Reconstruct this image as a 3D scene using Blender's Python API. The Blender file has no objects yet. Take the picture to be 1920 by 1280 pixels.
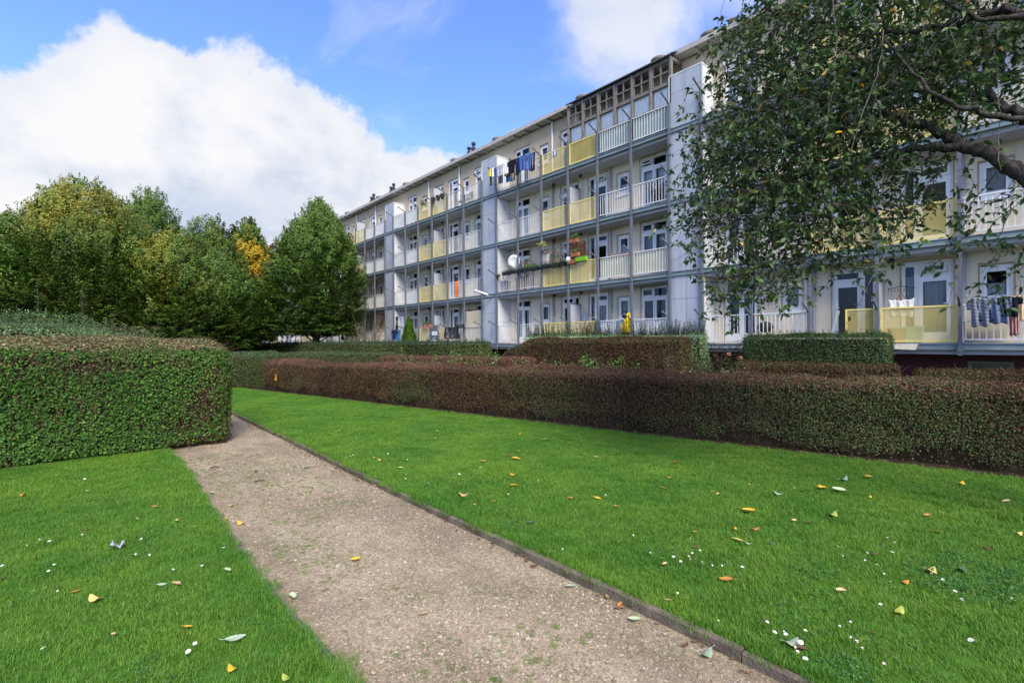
import bpy, math, random
import numpy as np
from mathutils import Vector, Matrix

S = bpy.context.scene
COL = S.collection
R = random.Random(11)
rng = np.random.default_rng(11)
PI = math.pi

# ------------------------------------------------------------------ camera frame
F = 880.0 / 1920 * 36
TH = math.atan(805 / 880.0)
SN, CS = math.sin(TH), math.cos(TH)
ROLL = math.radians(0.35)
EYE = 1.65


def ray(px, py):
    x, y = px - 960, 640 - py
    xr = x * math.cos(ROLL) + y * math.sin(ROLL)
    yr = -x * math.sin(ROLL) + y * math.cos(ROLL)
    a, b = xr / 880.0, yr / 880.0
    return (SN + CS * a, CS - SN * a, b)


def gp(px, py, z=0.0):
    d = ray(px, py)
    t = (z - EYE) / d[2]
    return (d[0] * t, d[1] * t, z)


def dp(px, py, depth):
    d = ray(px, py)
    return (d[0] * depth, d[1] * depth, EYE + d[2] * depth)


def fx(px, X):
    d = ray(px, 640)
    return d[1] * X / d[0]


# ------------------------------------------------------------------ mesh helpers
class MB:
    def __init__(s):
        s.v = []
        s.f = []
        s.m = []
        s.cur = 0

    def face(s, idx):
        s.f.append(tuple(idx))
        s.m.append(s.cur)

    def poly(s, pts):
        n = len(s.v)
        s.v += [tuple(p) for p in pts]
        s.face(range(n, n + len(pts)))

    def box(s, x0, y0, z0, x1, y1, z1):
        n = len(s.v)
        s.v += [(x0, y0, z0), (x1, y0, z0), (x1, y1, z0), (x0, y1, z0), (x0, y0, z1), (x1, y0, z1), (x1, y1, z1), (x0, y1, z1)]
        for q in ((0, 3, 2, 1), (4, 5, 6, 7), (0, 1, 5, 4), (1, 2, 6, 5), (2, 3, 7, 6), (3, 0, 4, 7)):
            s.face([n + i for i in q])

    def bar(s, a, b, w, h=None):
        """square bar between two points"""
        h = h or w
        s.tube([a, b], [w * .7071, w * .7071], 4, PI / 4, h / w)

    def tube(s, pts, rad, n=8, ph=0.0, asp=1.0, cap=True):
        pts = [Vector(p) for p in pts]
        rings = []
        up = Vector((0, 0, 1))
        pu = None
        for i, p in enumerate(pts):
            d = (pts[min(i + 1, len(pts) - 1)] - pts[max(i - 1, 0)])
            if d.length < 1e-9:
                d = Vector((0, 0, 1))
            d.normalize()
            if pu is None:
                ref = up if abs(d.z) < .9 else Vector((0, 1, 0))
                u = d.cross(ref).normalized()
            else:
                u = (pu - d * pu.dot(d))
                u = u.normalized() if u.length > 1e-6 else d.orthogonal().normalized()
            pu = u
            w = u.cross(d).normalized()
            r = rad[i] if hasattr(rad, '__len__') else rad
            b = len(s.v)
            for k in range(n):
                a = 2 * PI * k / n + ph
                s.v.append(tuple(p + u * (math.cos(a) * r) + w * (math.sin(a) * r * asp)))
            rings.append(b)
        for i in range(len(rings) - 1):
            a, b = rings[i], rings[i + 1]
            for k in range(n):
                s.face((a + k, a + (k + 1) % n, b + (k + 1) % n, b + k))
        if cap:
            s.face([rings[0] + k for k in range(n)][::-1])
            s.face([rings[-1] + k for k in range(n)])

    def lathe(s, prof, c, n=16, axis='z'):
        b0 = len(s.v)
        for (r, h) in prof:
            for k in range(n):
                a = 2 * PI * k / n
                if axis == 'z':
                    s.v.append((c[0] + r * math.cos(a), c[1] + r * math.sin(a), c[2] + h))
                else:
                    s.v.append((c[0] + h, c[1] + r * math.cos(a), c[2] + r * math.sin(a)))
        for i in range(len(prof) - 1):
            for k in range(n):
                a = b0 + i * n
                s.face((a + k, a + (k + 1) % n, a + n + (k + 1) % n, a + n + k))
        s.face([b0 + k for k in range(n)][::-1])
        s.face([b0 + (len(prof) - 1) * n + k for k in range(n)])

    def holed(s, x0, x1, y0, y1, z0, z1, holes, back=True):
        """slab between x0 (front) and x1, spanning y0..y1 / z0..z1, with rectangular openings (a,b,c,d)=(ya,yb,za,zb)"""
        ys = sorted({y0, y1} | {h[0] for h in holes} | {h[1] for h in holes})
        zs = sorted({z0, z1} | {h[2] for h in holes} | {h[3] for h in holes})
        ys = [y for y in ys if y0 <= y <= y1]
        zs = [z for z in zs if z0 <= z <= z1]

        def solid(i, j):
            if i < 0 or j < 0 or i >= len(ys) - 1 or j >= len(zs) - 1:
                return False
            cy, cz = (ys[i] + ys[i + 1]) / 2, (zs[j] + zs[j + 1]) / 2
            return not any(h[0] < cy < h[1] and h[2] < cz < h[3] for h in holes)
        for i in range(len(ys) - 1):
            for j in range(len(zs) - 1):
                if not solid(i, j):
                    continue
                a, b, c, d = ys[i], ys[i + 1], zs[j], zs[j + 1]
                s.poly([(x0, a, c), (x0, a, d), (x0, b, d), (x0, b, c)])
                if back:
                    s.poly([(x1, a, c), (x1, b, c), (x1, b, d), (x1, a, d)])
                if not solid(i - 1, j):
                    s.poly([(x0, a, c), (x1, a, c), (x1, a, d), (x0, a, d)])
                if not solid(i + 1, j):
                    s.poly([(x0, b, c), (x0, b, d), (x1, b, d), (x1, b, c)])
                if not solid(i, j - 1):
                    s.poly([(x0, a, c), (x0, b, c), (x1, b, c), (x1, a, c)])
                if not solid(i, j + 1):
                    s.poly([(x0, a, d), (x1, a, d), (x1, b, d), (x0, b, d)])

    def mesh(s, name, mats, smooth=False):
        me = bpy.data.meshes.new(name)
        me.from_pydata(s.v, [], s.f)
        for m in (mats if isinstance(mats, (list, tuple)) else [mats]):
            me.materials.append(m)
        if len(me.materials) > 1:
            me.polygons.foreach_set('material_index', s.m)
        if smooth:
            me.polygons.foreach_set('use_smooth', [True] * len(me.polygons))
        me.update()
        return me


def link(name, me, parent=None, loc=(0, 0, 0), rot=None):
    o = bpy.data.objects.new(name, me)
    COL.objects.link(o)
    o.location = loc
    if rot:
        o.rotation_euler = rot
    if parent is not None:
        o.parent = parent
    return o


def wpart(name, me, thing, loc=(0, 0, 0), rot=None):
    """part of a thing, loc given in world coordinates (thing is an unrotated empty)"""
    o = link(name, me, thing, loc, rot)
    o.matrix_parent_inverse = Matrix.Translation(-Vector(thing.location))
    return o


def tag(o, label=None, cat=None, group=None, kind=None):
    if label:
        o['label'] = label
    if cat:
        o['category'] = cat
    if group:
        o['group'] = group
    if kind:
        o['kind'] = kind
    return o


def thing(name, label, cat, loc=(0, 0, 0), group=None, rotz=0):
    o = link(name, None, None, loc, (0, 0, rotz))
    return tag(o, label, cat, group)


# ------------------------------------------------------------------ materials
def newmat(name):
    m = bpy.data.materials.new(name)
    m.use_nodes = True
    nt = m.node_tree
    nt.nodes.clear()
    return m, nt, nt.nodes, nt.links


def rgba(c):
    return (c[0], c[1], c[2], 1)


def M(name, c1, c2=None, scale=4.0, rough=.7, spec=.3, bump=0.0, bscale=60.0, metal=0.0, stretch=(1, 1, 1), c3=None, s3=.7, f3=.55, coord='Object', detail=6, coat=0):
    m, nt, N, L = newmat(name)
    out = N.new('ShaderNodeOutputMaterial')
    p = N.new('ShaderNodeBsdfPrincipled')
    L.new(p.outputs[0], out.inputs[0])
    p.inputs['Roughness'].default_value = rough
    p.inputs['Specular IOR Level'].default_value = spec
    p.inputs['Metallic'].default_value = metal
    p.inputs['Coat Weight'].default_value = coat
    p.inputs['Base Color'].default_value = rgba(c1)
    tc = N.new('ShaderNodeTexCoord')
    src = tc.outputs[coord]
    if coord == 'World':
        pass
    mp = N.new('ShaderNodeMapping')
    mp.inputs['Scale'].default_value = stretch
    L.new(src, mp.inputs[0])
    if c2 is not None:
        n = N.new('ShaderNodeTexNoise')
        n.inputs['Scale'].default_value = scale
        n.inputs['Detail'].default_value = detail
        n.inputs['Roughness'].default_value = .6
        L.new(mp.outputs[0], n.inputs['Vector'])
        r = N.new('ShaderNodeValToRGB')
        r.color_ramp.elements[0].position = .36
        r.color_ramp.elements[1].position = .66
        r.color_ramp.elements[0].color = rgba(c1)
        r.color_ramp.elements[1].color = rgba(c2)
        L.new(n.outputs['Fac'], r.inputs[0])
        col = r.outputs[0]
        if c3 is not None:
            n3 = N.new('ShaderNodeTexNoise')
            n3.inputs['Scale'].default_value = s3
            n3.inputs['Detail'].default_value = 5
            L.new(mp.outputs[0], n3.inputs['Vector'])
            r3 = N.new('ShaderNodeValToRGB')
            r3.color_ramp.elements[0].position = f3
            r3.color_ramp.elements[1].position = min(1, f3 + .2)
            mx = N.new('ShaderNodeMix')
            mx.data_type = 'RGBA'
            L.new(n3.outputs['Fac'], r3.inputs[0])
            L.new(r3.outputs[0], mx.inputs[0])
            L.new(col, mx.inputs[6])
            mx.inputs[7].default_value = rgba(c3)
            col = mx.outputs[2]
        L.new(col, p.inputs['Base Color'])
    if bump > 0:
        n2 = N.new('ShaderNodeTexNoise')
        n2.inputs['Scale'].default_value = bscale
        n2.inputs['Detail'].default_value = 4
        L.new(mp.outputs[0], n2.inputs['Vector'])
        b = N.new('ShaderNodeBump')
        b.inputs['Strength'].default_value = bump
        b.inputs['Distance'].default_value = .02
        L.new(n2.outputs['Fac'], b.inputs['Height'])
        L.new(b.outputs[0], p.inputs['Normal'])
    return m


def leafmat(name, trans=.25, rough=.5, spec=.35, gain=1.0):
    m, nt, N, L = newmat(name)
    out = N.new('ShaderNodeOutputMaterial')
    a = N.new('ShaderNodeAttribute')
    a.attribute_name = 'col'
    p = N.new('ShaderNodeBsdfPrincipled')
    p.inputs['Roughness'].default_value = rough
    p.inputs['Specular IOR Level'].default_value = spec
    t = N.new('ShaderNodeBsdfTranslucent')
    mx = N.new('ShaderNodeMixShader')
    mx.inputs[0].default_value = trans
    g = N.new('ShaderNodeMix')
    g.data_type = 'RGBA'
    g.blend_type = 'MULTIPLY'
    g.inputs[0].default_value = 1
    L.new(a.outputs['Color'], g.inputs[6])
    g.inputs[7].default_value = (gain, gain, gain, 1)
    L.new(g.outputs[2], p.inputs['Base Color'])
    L.new(g.outputs[2], t.inputs['Color'])
    L.new(p.outputs[0], mx.inputs[1])
    L.new(t.outputs[0], mx.inputs[2])
    L.new(mx.outputs[0], out.inputs[0])
    return m


LEAF = leafmat('leaf', .28, .55, .2)
TREELEAF = leafmat('tree_leaf', .14, .55, .2)
LEAFG = leafmat('glossy_leaf', .22, .5, .25)
GLASS = None


def glassmat(nm='window_glass', tint=(.80, .84, .85), blend_=.28):
    m, nt, N, L = newmat(nm)
    out = N.new('ShaderNodeOutputMaterial')
    t = N.new('ShaderNodeBsdfTransparent')
    t.inputs[0].default_value = rgba(tint)
    g = N.new('ShaderNodeBsdfGlossy')
    g.inputs['Roughness'].default_value = .03
    g.inputs['Color'].default_value = (.9, .95, 1, 1)
    lw = N.new('ShaderNodeLayerWeight')
    lw.inputs['Blend'].default_value = blend_
    mx = N.new('ShaderNodeMixShader')
    L.new(lw.outputs['Fresnel'], mx.inputs[0])
    L.new(t.outputs[0], mx.inputs[1])
    L.new(g.outputs[0], mx.inputs[2])
    L.new(mx.outputs[0], out.inputs[0])
    return m


GLASS = glassmat()
CLEAR = glassmat('clear_glass', (.96, .97, .97), .12)


# ------------------------------------------------------------------ leaves in bulk (numpy)
def nrm(a):
    return a / np.maximum(np.linalg.norm(a, axis=-1, keepdims=True), 1e-9)


def bulk(name, V, Q, mat, col=None, smooth=False):
    """V (n,3) float, Q (m,4) int -> mesh of quads with a point colour attribute 'col'"""
    me = bpy.data.meshes.new(name)
    me.vertices.add(len(V))
    me.vertices.foreach_set('co', np.ascontiguousarray(V, dtype=np.float32).ravel())
    me.loops.add(Q.size)
    me.loops.foreach_set('vertex_index', np.ascontiguousarray(Q, dtype=np.int32).ravel())
    me.polygons.add(len(Q))
    me.polygons.foreach_set('loop_start', np.arange(len(Q), dtype=np.int32) * 4)
    if smooth:
        me.polygons.foreach_set('use_smooth', np.ones(len(Q), dtype=bool))
    me.materials.append(mat)
    if col is not None:
        at = me.color_attributes.new('col', 'FLOAT_COLOR', 'POINT')
        c4 = np.ones((len(V), 4), dtype=np.float32)
        c4[:, :3] = np.clip(col, 0, 1)
        at.data.foreach_set('color', c4.ravel())
    me.update(calc_edges=True)
    return me


def leaves(name, P, N, D, L, W, col, mat=None, fold=.18, curl=.12, simple=False):
    """one folded leaf blade per row: root P, blade normal N, direction D, length L, width W, colour col"""
    n = len(P)
    N = nrm(N)
    D = nrm(D - N * np.sum(D * N, 1, keepdims=True))
    T = np.cross(N, D)
    L = np.broadcast_to(np.asarray(L, float), (n,))[:, None]
    W = np.broadcast_to(np.asarray(W, float), (n,))[:, None]
    if simple:
        V = np.stack([P, P + D * L * .5 + T * W * .5, P + D * L, P + D * L * .5 - T * W * .5], 1)
        Q = np.arange(n * 4).reshape(n, 4)
        k = 4
    else:
        up = N * W * fold
        V = np.stack([P, P + D * L * .32 + T * W * .5 + up, P + D * L * .7 + T * W * .38 + up - N * L * curl * .4, P + D * L - N * L * curl,
                      P + D * L * .7 - T * W * .38 + up - N * L * curl * .4, P + D * L * .32 - T * W * .5 + up], 1)
        b = (np.arange(n) * 6)[:, None]
        Q = np.concatenate([b + np.array([[0, 1, 2, 3]]), b + np.array([[0, 3, 4, 5]])], 0)
        k = 6
    return bulk(name, V.reshape(-1, 3), Q, mat or LEAF, np.repeat(col, k, 0))


def sticks(name, A, B, r0, r1, mat, col=None):
    """many thin three-sided twigs from A to B"""
    n = len(A)
    D = nrm(B - A)
    ref = np.where(np.abs(D[:, 2:3]) < .9, np.array([[0, 0, 1.]]), np.array([[1., 0, 0]]))
    U = nrm(np.cross(D, ref))
    W = np.cross(D, U)
    r0 = np.broadcast_to(np.asarray(r0, float), (n,))[:, None]
    r1 = np.broadcast_to(np.asarray(r1, float), (n,))[:, None]
    vs = []
    for P, r in ((A, r0), (B, r1)):
        for k in range(3):
            a = 2 * PI * k / 3
            vs.append(P + U * r * math.cos(a) + W * r * math.sin(a))
    V = np.stack(vs, 1)
    b = (np.arange(n) * 6)[:, None]
    Q = np.concatenate([b + np.array([[0, 1, 4, 3]]), b + np.array([[1, 2, 5, 4]]), b + np.array([[2, 0, 3, 5]])], 0)
    c = None if col is None else np.repeat(col, 6, 0)
    return bulk(name, V.reshape(-1, 3), Q, mat, c)


class LowNoise:
    def __init__(s, seed, f=1.0, n=9):
        r = np.random.default_rng(seed)
        s.k = r.normal(0, f, (n, 3))
        s.p = r.uniform(0, 2 * PI, n)

    def __call__(s, P):
        return np.sin(P @ s.k.T + s.p).mean(1) * 1.7


def pick(cols, w, n, g):
    cols = np.array(cols, float)
    w = np.array(w, float)
    c = cols[g.choice(len(cols), n, p=w / w.sum())]
    return c * g.uniform(.75, 1.3, (n, 1)) * g.uniform(.93, 1.07, (n, 3))
# ------------------------------------------------------------------ building materials
m_cream = M('cream_stucco', (.70, .615, .46), (.76, .675, .52), 1.4, .9, .15, .12, 90, stretch=(1, 1, .22), c3=(.54, .49, .39), s3=1.8, f3=.52)
m_beige = M('beige_stucco', (.48, .40, .285), (.54, .45, .325), 1.0, .9, .15, .12, 90, stretch=(1, 1, .3), c3=(.42, .33, .23), s3=.8, f3=.56)
m_white = M('white_paint', (.70, .70, .70), (.62, .62, .62), 3, .45, .4, c3=(.55, .55, .53), s3=2.2, f3=.62)
m_wframe = M('white_plastic_frame', (.78, .79, .80), (.72, .73, .74), 2, .35, .45)
m_shaft = M('pale_blue_grey_panel', (.345, .375, .435), (.405, .43, .485), 1.6, .6, .3, stretch=(1, 1, .14), c3=(.285, .305, .345), s3=2.6, f3=.52)
m_side = M('white_grey_panel', (.64, .645, .65), (.57, .575, .58), 2.2, .6, .3, stretch=(1, 1, .18), c3=(.48, .48, .47), s3=2.4, f3=.55)
m_post = M('grey_steel', (.095, .11, .135), (.135, .15, .175), 6, .5, .4)
m_beam = M('teal_grey_steel', (.16, .215, .23), (.22, .275, .29), 2.5, .55, .4, stretch=(1, 1, 2), c3=(.16, .19, .20), s3=1.5, f3=.6)
m_slab = M('grey_concrete', (.40, .41, .42), (.48, .48, .48), 2, .85, .2, .1, 60, c3=(.33, .34, .35), s3=1.2, f3=.55)
m_yellow = M('pale_yellow_mesh', (.76, .61, .17), (.80, .66, .23), 3, .55, .35, c3=(.56, .48, .24), s3=2, f3=.62)
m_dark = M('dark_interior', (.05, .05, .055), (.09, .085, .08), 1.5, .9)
m_roof = M('roof_grey', (.17, .16, .16), (.24, .23, .22), 3, .8, .2)
m_fascia = M('fascia_grey', (.36, .34, .32), (.45, .43, .40), 3, .7, .25)
m_black = M('black_flue', (.02, .02, .022), (.04, .04, .04), 8, .6)
m_drum = M('grey_brown_drum', (.17, .15, .13), (.24, .22, .19), 6, .85)
m_wood = M('weathered_wood', (.13, .115, .105), (.24, .215, .20), 5, .8, .2, .25, 30, stretch=(1, 4, .6))
m_corr = M('dark_corrugated_sheet', (.05, .06, .07), (.09, .10, .11), 4, .6)
m_curtw = M('white_curtain', (.72, .74, .76), (.60, .62, .65), 4, .9, .1, stretch=(1, 6, .3))
m_curtg = M('grey_curtain', (.30, .31, .33), (.40, .41, .42), 4, .9, .1, stretch=(1, 6, .3))
m_curtd = M('dark_curtain', (.09, .09, .10), (.14, .14, .15), 4, .9, .1, stretch=(1, 6, .3))
m_div = M('frosted_grey_panel', (.36, .38, .42), (.42, .44, .48), 1.5, .4, .4)
m_pipeg = M('grey_pipe', (.28, .29, .31), (.33, .34, .36), 5, .5, .4)
m_mint = M('mint_board', (.32, .40, .37), (.26, .33, .31), 3, .7, stretch=(1, 8, .5))
m_reveal = M('ochre_reveal', (.42, .30, .18), (.36, .26, .16), 3, .85)
m_vent = M('olive_vent', (.17, .18, .11), (.21, .22, .14), 4, .6)


def brickmat():
    m, nt, N, L = newmat('dark_red_brick')
    out = N.new('ShaderNodeOutputMaterial')
    p = N.new('ShaderNodeBsdfPrincipled')
    p.inputs['Roughness'].default_value = .85
    tc = N.new('ShaderNodeTexCoord')
    mp = N.new('ShaderNodeMapping')
    mp.inputs['Rotation'].default_value = (PI / 2, 0, PI / 2)
    b = N.new('ShaderNodeTexBrick')
    b.inputs['Scale'].default_value = 1
    b.inputs['Brick Width'].default_value = .21
    b.inputs['Row Height'].default_value = .062
    b.inputs['Mortar Size'].default_value = .006
    b.inputs['Color1'].default_value = (.10, .022, .018, 1)
    b.inputs['Color2'].default_value = (.065, .018, .016, 1)
    b.inputs['Mortar'].default_value = (.05, .035, .03, 1)
    sx = N.new('ShaderNodeSeparateXYZ')
    cb = N.new('ShaderNodeCombineXYZ')
    L.new(tc.outputs['Object'], sx.inputs[0])
    L.new(sx.outputs['Y'], cb.inputs['X'])
    L.new(sx.outputs['Z'], cb.inputs['Y'])
    L.new(cb.outputs[0], b.inputs['Vector'])
    L.new(b.outputs['Color'], p.inputs['Base Color'])
    L.new(p.outputs[0], out.inputs[0])
    return m


m_brick = brickmat()

# ------------------------------------------------------------------ apartment block
XF, XB, XW = 16.70, 16.76, 17.70        # post front, railing plane, wall plane
BAY = 1.705
UNITS = [9.22 + 11.5 * k for k in range(-1, 5)]
FL = [1.54 + 2.75 * i for i in range(4)]
EAVE = 12.75
Y_LO, Y_HI = -16.0, UNITS[-1] + 11.5
block = thing('apartment_building', 'long four-storey apartment block with cream walls, grey post balconies and yellow mesh panels', 'building', (17.7, 30, 0))

OPEN = {  # rel y0, y1, z0, z1 for one dwelling pair on one floor
    'french_r': (.65, 1.91, .02, 2.40), 'small_r': (2.47, 3.09, 1.08, 2.06), 'door_r': (3.60, 4.72, .02, 2.34),
    'door_l': (5.32, 6.44, .02, 2.34), 'small_l': (7.27, 7.89, 1.08, 2.06), 'french_l': (8.67, 9.85, .02, 2.40)}
holes_lo, holes_hi = [], []
for U in UNITS + [UNITS[0] - 11.5]:
    for fi, z in enumerate(FL):
        for (a, b, c, d) in OPEN.values():
            if U + b < Y_LO + .2:
                continue
            (holes_hi if fi == 3 else holes_lo).append((U + a, U + b, z + c, z + d))
w = MB(); w.holed(XW, XW + .28, Y_LO, Y_HI, 1.30, 9.55, holes_lo)
wpart('wall', w.mesh('wall', m_cream), block)
w = MB(); w.holed(XW - .003, XW + .28, Y_LO, Y_HI, 9.55, EAVE + .02, holes_hi)
wpart('upper_wall', w.mesh('upper_wall', m_beige), block)
w = MB(); w.box(XW - .02, Y_LO, -.1, XW + .3, Y_HI, 1.299)
wpart('plinth', w.mesh('plinth', m_brick), block)
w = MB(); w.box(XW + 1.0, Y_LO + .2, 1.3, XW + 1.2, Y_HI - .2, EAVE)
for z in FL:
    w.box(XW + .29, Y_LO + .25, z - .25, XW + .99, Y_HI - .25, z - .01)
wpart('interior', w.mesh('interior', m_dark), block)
w = MB(); w.box(XW + .301, Y_LO, -.1, XW + 10.5, Y_LO + .19, EAVE); w.box(XW + .301, Y_HI - .19, -.1, XW + 10.5, Y_HI, EAVE)
w.box(XW + 10.3, Y_LO + .2, -.1, XW + 10.5, Y_HI - .2, EAVE)
wpart('end_wall', w.mesh('end_wall', m_cream), block)
# roof with overhanging eave, gutter and brackets
w = MB(); w.box(XW - .45, Y_LO - .2, EAVE + .12, XW + 10.7, Y_HI + .2, EAVE + .27)
rf = wpart('roof', w.mesh('roof', m_roof), block)
w = MB(); w.box(XW - .52, Y_LO - .2, EAVE + .06, XW - .452, Y_HI + .2, EAVE + .25)
w.box(XW - .44, Y_LO - .2, EAVE + .085, XW + .28, Y_HI + .2, EAVE + .117)
y = Y_LO + .3
while y < Y_HI:
    w.box(XW - .40, y, EAVE - .03, XW - .004, y + .09, EAVE + .08); y += .86
link('eaves', w.mesh('eaves', m_fascia), rf)
# round roof vents and black flue clusters (positions read along the ridge of the parapet)


def drum_me():
    b = MB(); b.lathe([(.30, 0), (.29, .12), (.34, .14), (.34, .17), (.28, .19), (.28, .50), (.37, .52), (.38, .60), (.30, .66)], (0, 0, 0), 16)
    return b.mesh('roof_vent', m_drum, False)


def flue_me():
    b = MB()
    b.cur = 1
    b.box(-.35, -.55, 0, .35, .55, .75)
    b.cur = 0
    for (x, y, h, r) in ((-.1, -.36, 1.62, .11), (.1, -.08, 1.25, .10), (-.05, .18, 1.5, .11), (.12, .40, 1.15, .09)):
        b.lathe([(r, .751), (r, h * .68), (r * 1.4, h * .7), (r * 1.4, h * .78), (r * .8, h * .8), (r * .8, h * .9), (r * 1.35, h * .92), (r * 1.2, h)], (x, y, 0), 10)
    return b.mesh('flue_cluster', [m_black, m_drum])


dm, fm = drum_me(), flue_me()
for px in (1335, 1240, 1096, 937, 857, 766, 715.5, 656):
    wpart('roof_vent', dm, block, (XW + .55, fx(px, XW + .55), EAVE + .27))
for px in (886, 738, 701):
    wpart('flue_cluster', fm, block, (XW + 1.3, fx(px, XW + 1.3), EAVE + .27))
b = MB(); b.box(-.3, -.45, 0, .3, .45, 2.1); b.box(-.38, -.53, 2.1, .38, .53, 2.3)
for q in (-.25, .25):
    b.lathe([(.12, 2.3), (.12, 2.6), (.09, 2.62)], (0, q, 0), 8)
wpart('chimney', b.mesh('chimney', m_brick), block, (XW + 2, fx(512, XW + 2), EAVE + .2))

# ---- windows and doors (built once each, mirrored pair where needed)


def pane(mb, a, b, c, d, x=.035):
    mb.poly([(x, a, c), (x, a, d), (x, b, d), (x, b, c)])


def curtain_me(name, mat, y0, y1, z0, z1, seed):
    n = 40
    g = np.random.default_rng(seed)
    ph = g.uniform(0, 6)
    t = np.linspace(0, 1, n)
    x = .13 + .025 * np.sin(t * (y1 - y0) * 60 + ph + np.sin(t * 9))
    b = MB()
    for i in range(n):
        for z in (z1, z0):
            b.v.append((x[i], y0 + (y1 - y0) * t[i], z))
    for i in range(n - 1):
        b.face((2 * i, 2 * i + 1, 2 * i + 3, 2 * i + 2))
    return b.mesh(name, mat, True)


def french(wd):
    fr, gl = MB(), MB()
    h = 2.38
    hs = [(.09, wd * .52, 1.97, 2.27), (wd * .52 + .11, wd - .09, 2.02, 2.24), (.14, wd / 2 - .08, .34, 1.78), (wd / 2 + .08, wd - .14, .34, 1.78)]
    fr.holed(0, .07, 0, wd, 0, h, hs)
    for (a, b) in ((.05, wd / 2 - .01), (wd / 2 + .01, wd - .05)):
        g = hs[2] if a < wd / 2 - .1 and b < wd / 2 + .05 else hs[3]
        fr.holed(-.022, -.001, a, b, .05, 1.88, [g], True)
    g = hs[1]
    fr.holed(-.022, -.001, g[0] - .06, g[1] + .05, g[2] - .05, g[3] + .05, [g])
    for q in hs:
        pane(gl, *q)
    return fr.mesh('french_door', m_wframe), gl.mesh('french_door_pane', GLASS), hs


def small():
    fr, gl = MB(), MB()
    hs = [(.13, .49, .17, .80)]
    fr.holed(0, .07, 0, .62, 0, .97, hs)
    fr.holed(-.022, -.001, .075, .545, .11, .86, hs)
    fr.box(-.14, -.05, -.07, -.002, .67, -.005)
    pane(gl, *hs[0])
    return fr.mesh('small_window', m_wframe), gl.mesh('small_window_pane', GLASS), hs


def balcony_door(mir):
    fr, gl = MB(), MB()
    hs = [(.15, .65, .28, 1.72), (.12, .68, 1.98, 2.16), (.84, 1.04, .30, 2.18)]
    outl = (.06, .74)
    if mir:
        hs = [(1.12 - b, 1.12 - a, c, d) for (a, b, c, d) in hs]
        outl = (1.12 - .74, 1.12 - .06)
    fr.holed(0, .07, 0, 1.12, 0, 2.32, hs)
    fr.holed(-.022, -.001, outl[0], outl[1], .05, 1.84, [hs[0]])
    fr.holed(-.022, -.001, outl[0], outl[1], 1.90, 2.24, [hs[1]])
    hy = outl[0] + .05 if not mir else outl[1] - .05
    fr.box(-.05, hy - .012, .95, -.023, hy + .012, 1.12)
    hl = .10 if not mir else -.10
    fr.box(-.075, min(hy, hy + hl), 1.07, -.051, max(hy, hy + hl), 1.09)
    for q in hs:
        pane(gl, *q)
    return fr.mesh('balcony_door', m_wframe), gl.mesh('balcony_door_pane', GLASS), hs


W_R, W_L = french(1.26), french(1.18)
W_S = small()
D_R, D_L = balcony_door(False), balcony_door(True)
CUR = {}
for nm, wset in (('french_r', W_R), ('french_l', W_L)):
    CUR[nm] = []
    for i, mt in enumerate((m_curtw, m_curtg, m_curtd, m_curtw)):
        a, b = wset[2][2][0], wset[2][3][1]
        mid = (a + b) / 2
        spans = [(a - .03, mid - .12), (mid + .1, b + .03)] if i != 3 else [(a - .03, b + .03)]
        mb = MB()
        for j, (p, q) in enumerate(spans):
            me = curtain_me('c', mt, p, q, .1, 1.95, i * 7 + j)
            n0 = len(mb.v)
            mb.v += [tuple(v.co) for v in me.vertices]
            for f in me.polygons:
                mb.face([n0 + k for k in f.vertices])
        CUR[nm].append(mb.mesh('curtain', mt, True))
CUR['small'] = [curtain_me('curtain', m_curtg, .1, .52, .1, .88, 3), curtain_me('curtain', m_curtw, .1, .52, .1, .5, 4)]
CUR['door'] = [curtain_me('curtain', m_curtd, .05, 1.07, .1, 1.9, 5), curtain_me('curtain', m_curtg, .05, 1.07, .1, 1.9, 6)]
tb = MB(); tb.holed(-.02, .02, -.56 / 2, .56 / 2, -.24, 0, [(-.2, .2, -.19, -.05)])
tilt_me = tb.mesh('tilted_fanlight', m_wframe)
WX = XW + .075


def trim_me(nm):
    a, b_, c, d = OPEN[nm]
    wd, h = b_ - a, d - c
    w = MB()
    x = -.082
    w.box(x, -.035, 0, x + .02, -.002, h + .035); w.box(x, wd + .002, 0, x + .02, wd + .035, h + .035)
    w.box(x, -.001, h + .002, x + .02, wd + .001, h + .035)
    return w.mesh('opening_trim', m_reveal)


TRIM = {k: trim_me(k) for k in OPEN}


def put_window(nm, me, pm, loc, curt, cat):
    o = wpart(cat, me, block, loc)
    link('pane', pm, o)
    if curt is not None:
        link('curtain', curt, o)
    return o


# ---- balcony meshes
def railing_me(wd=1.60):
    b = MB()
    b.box(-.025, 0, .962, .025, wd, .998)
    b.box(-.02, 0, .07, .02, wd, .105)
    n = 13
    for i in range(n):
        y = .05 + (wd - .1) * i / (n - 1)
        b.box(-.008, y - .011, .106, .008, y + .011, .954)
    return b.mesh('white_railing', m_white)


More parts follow.
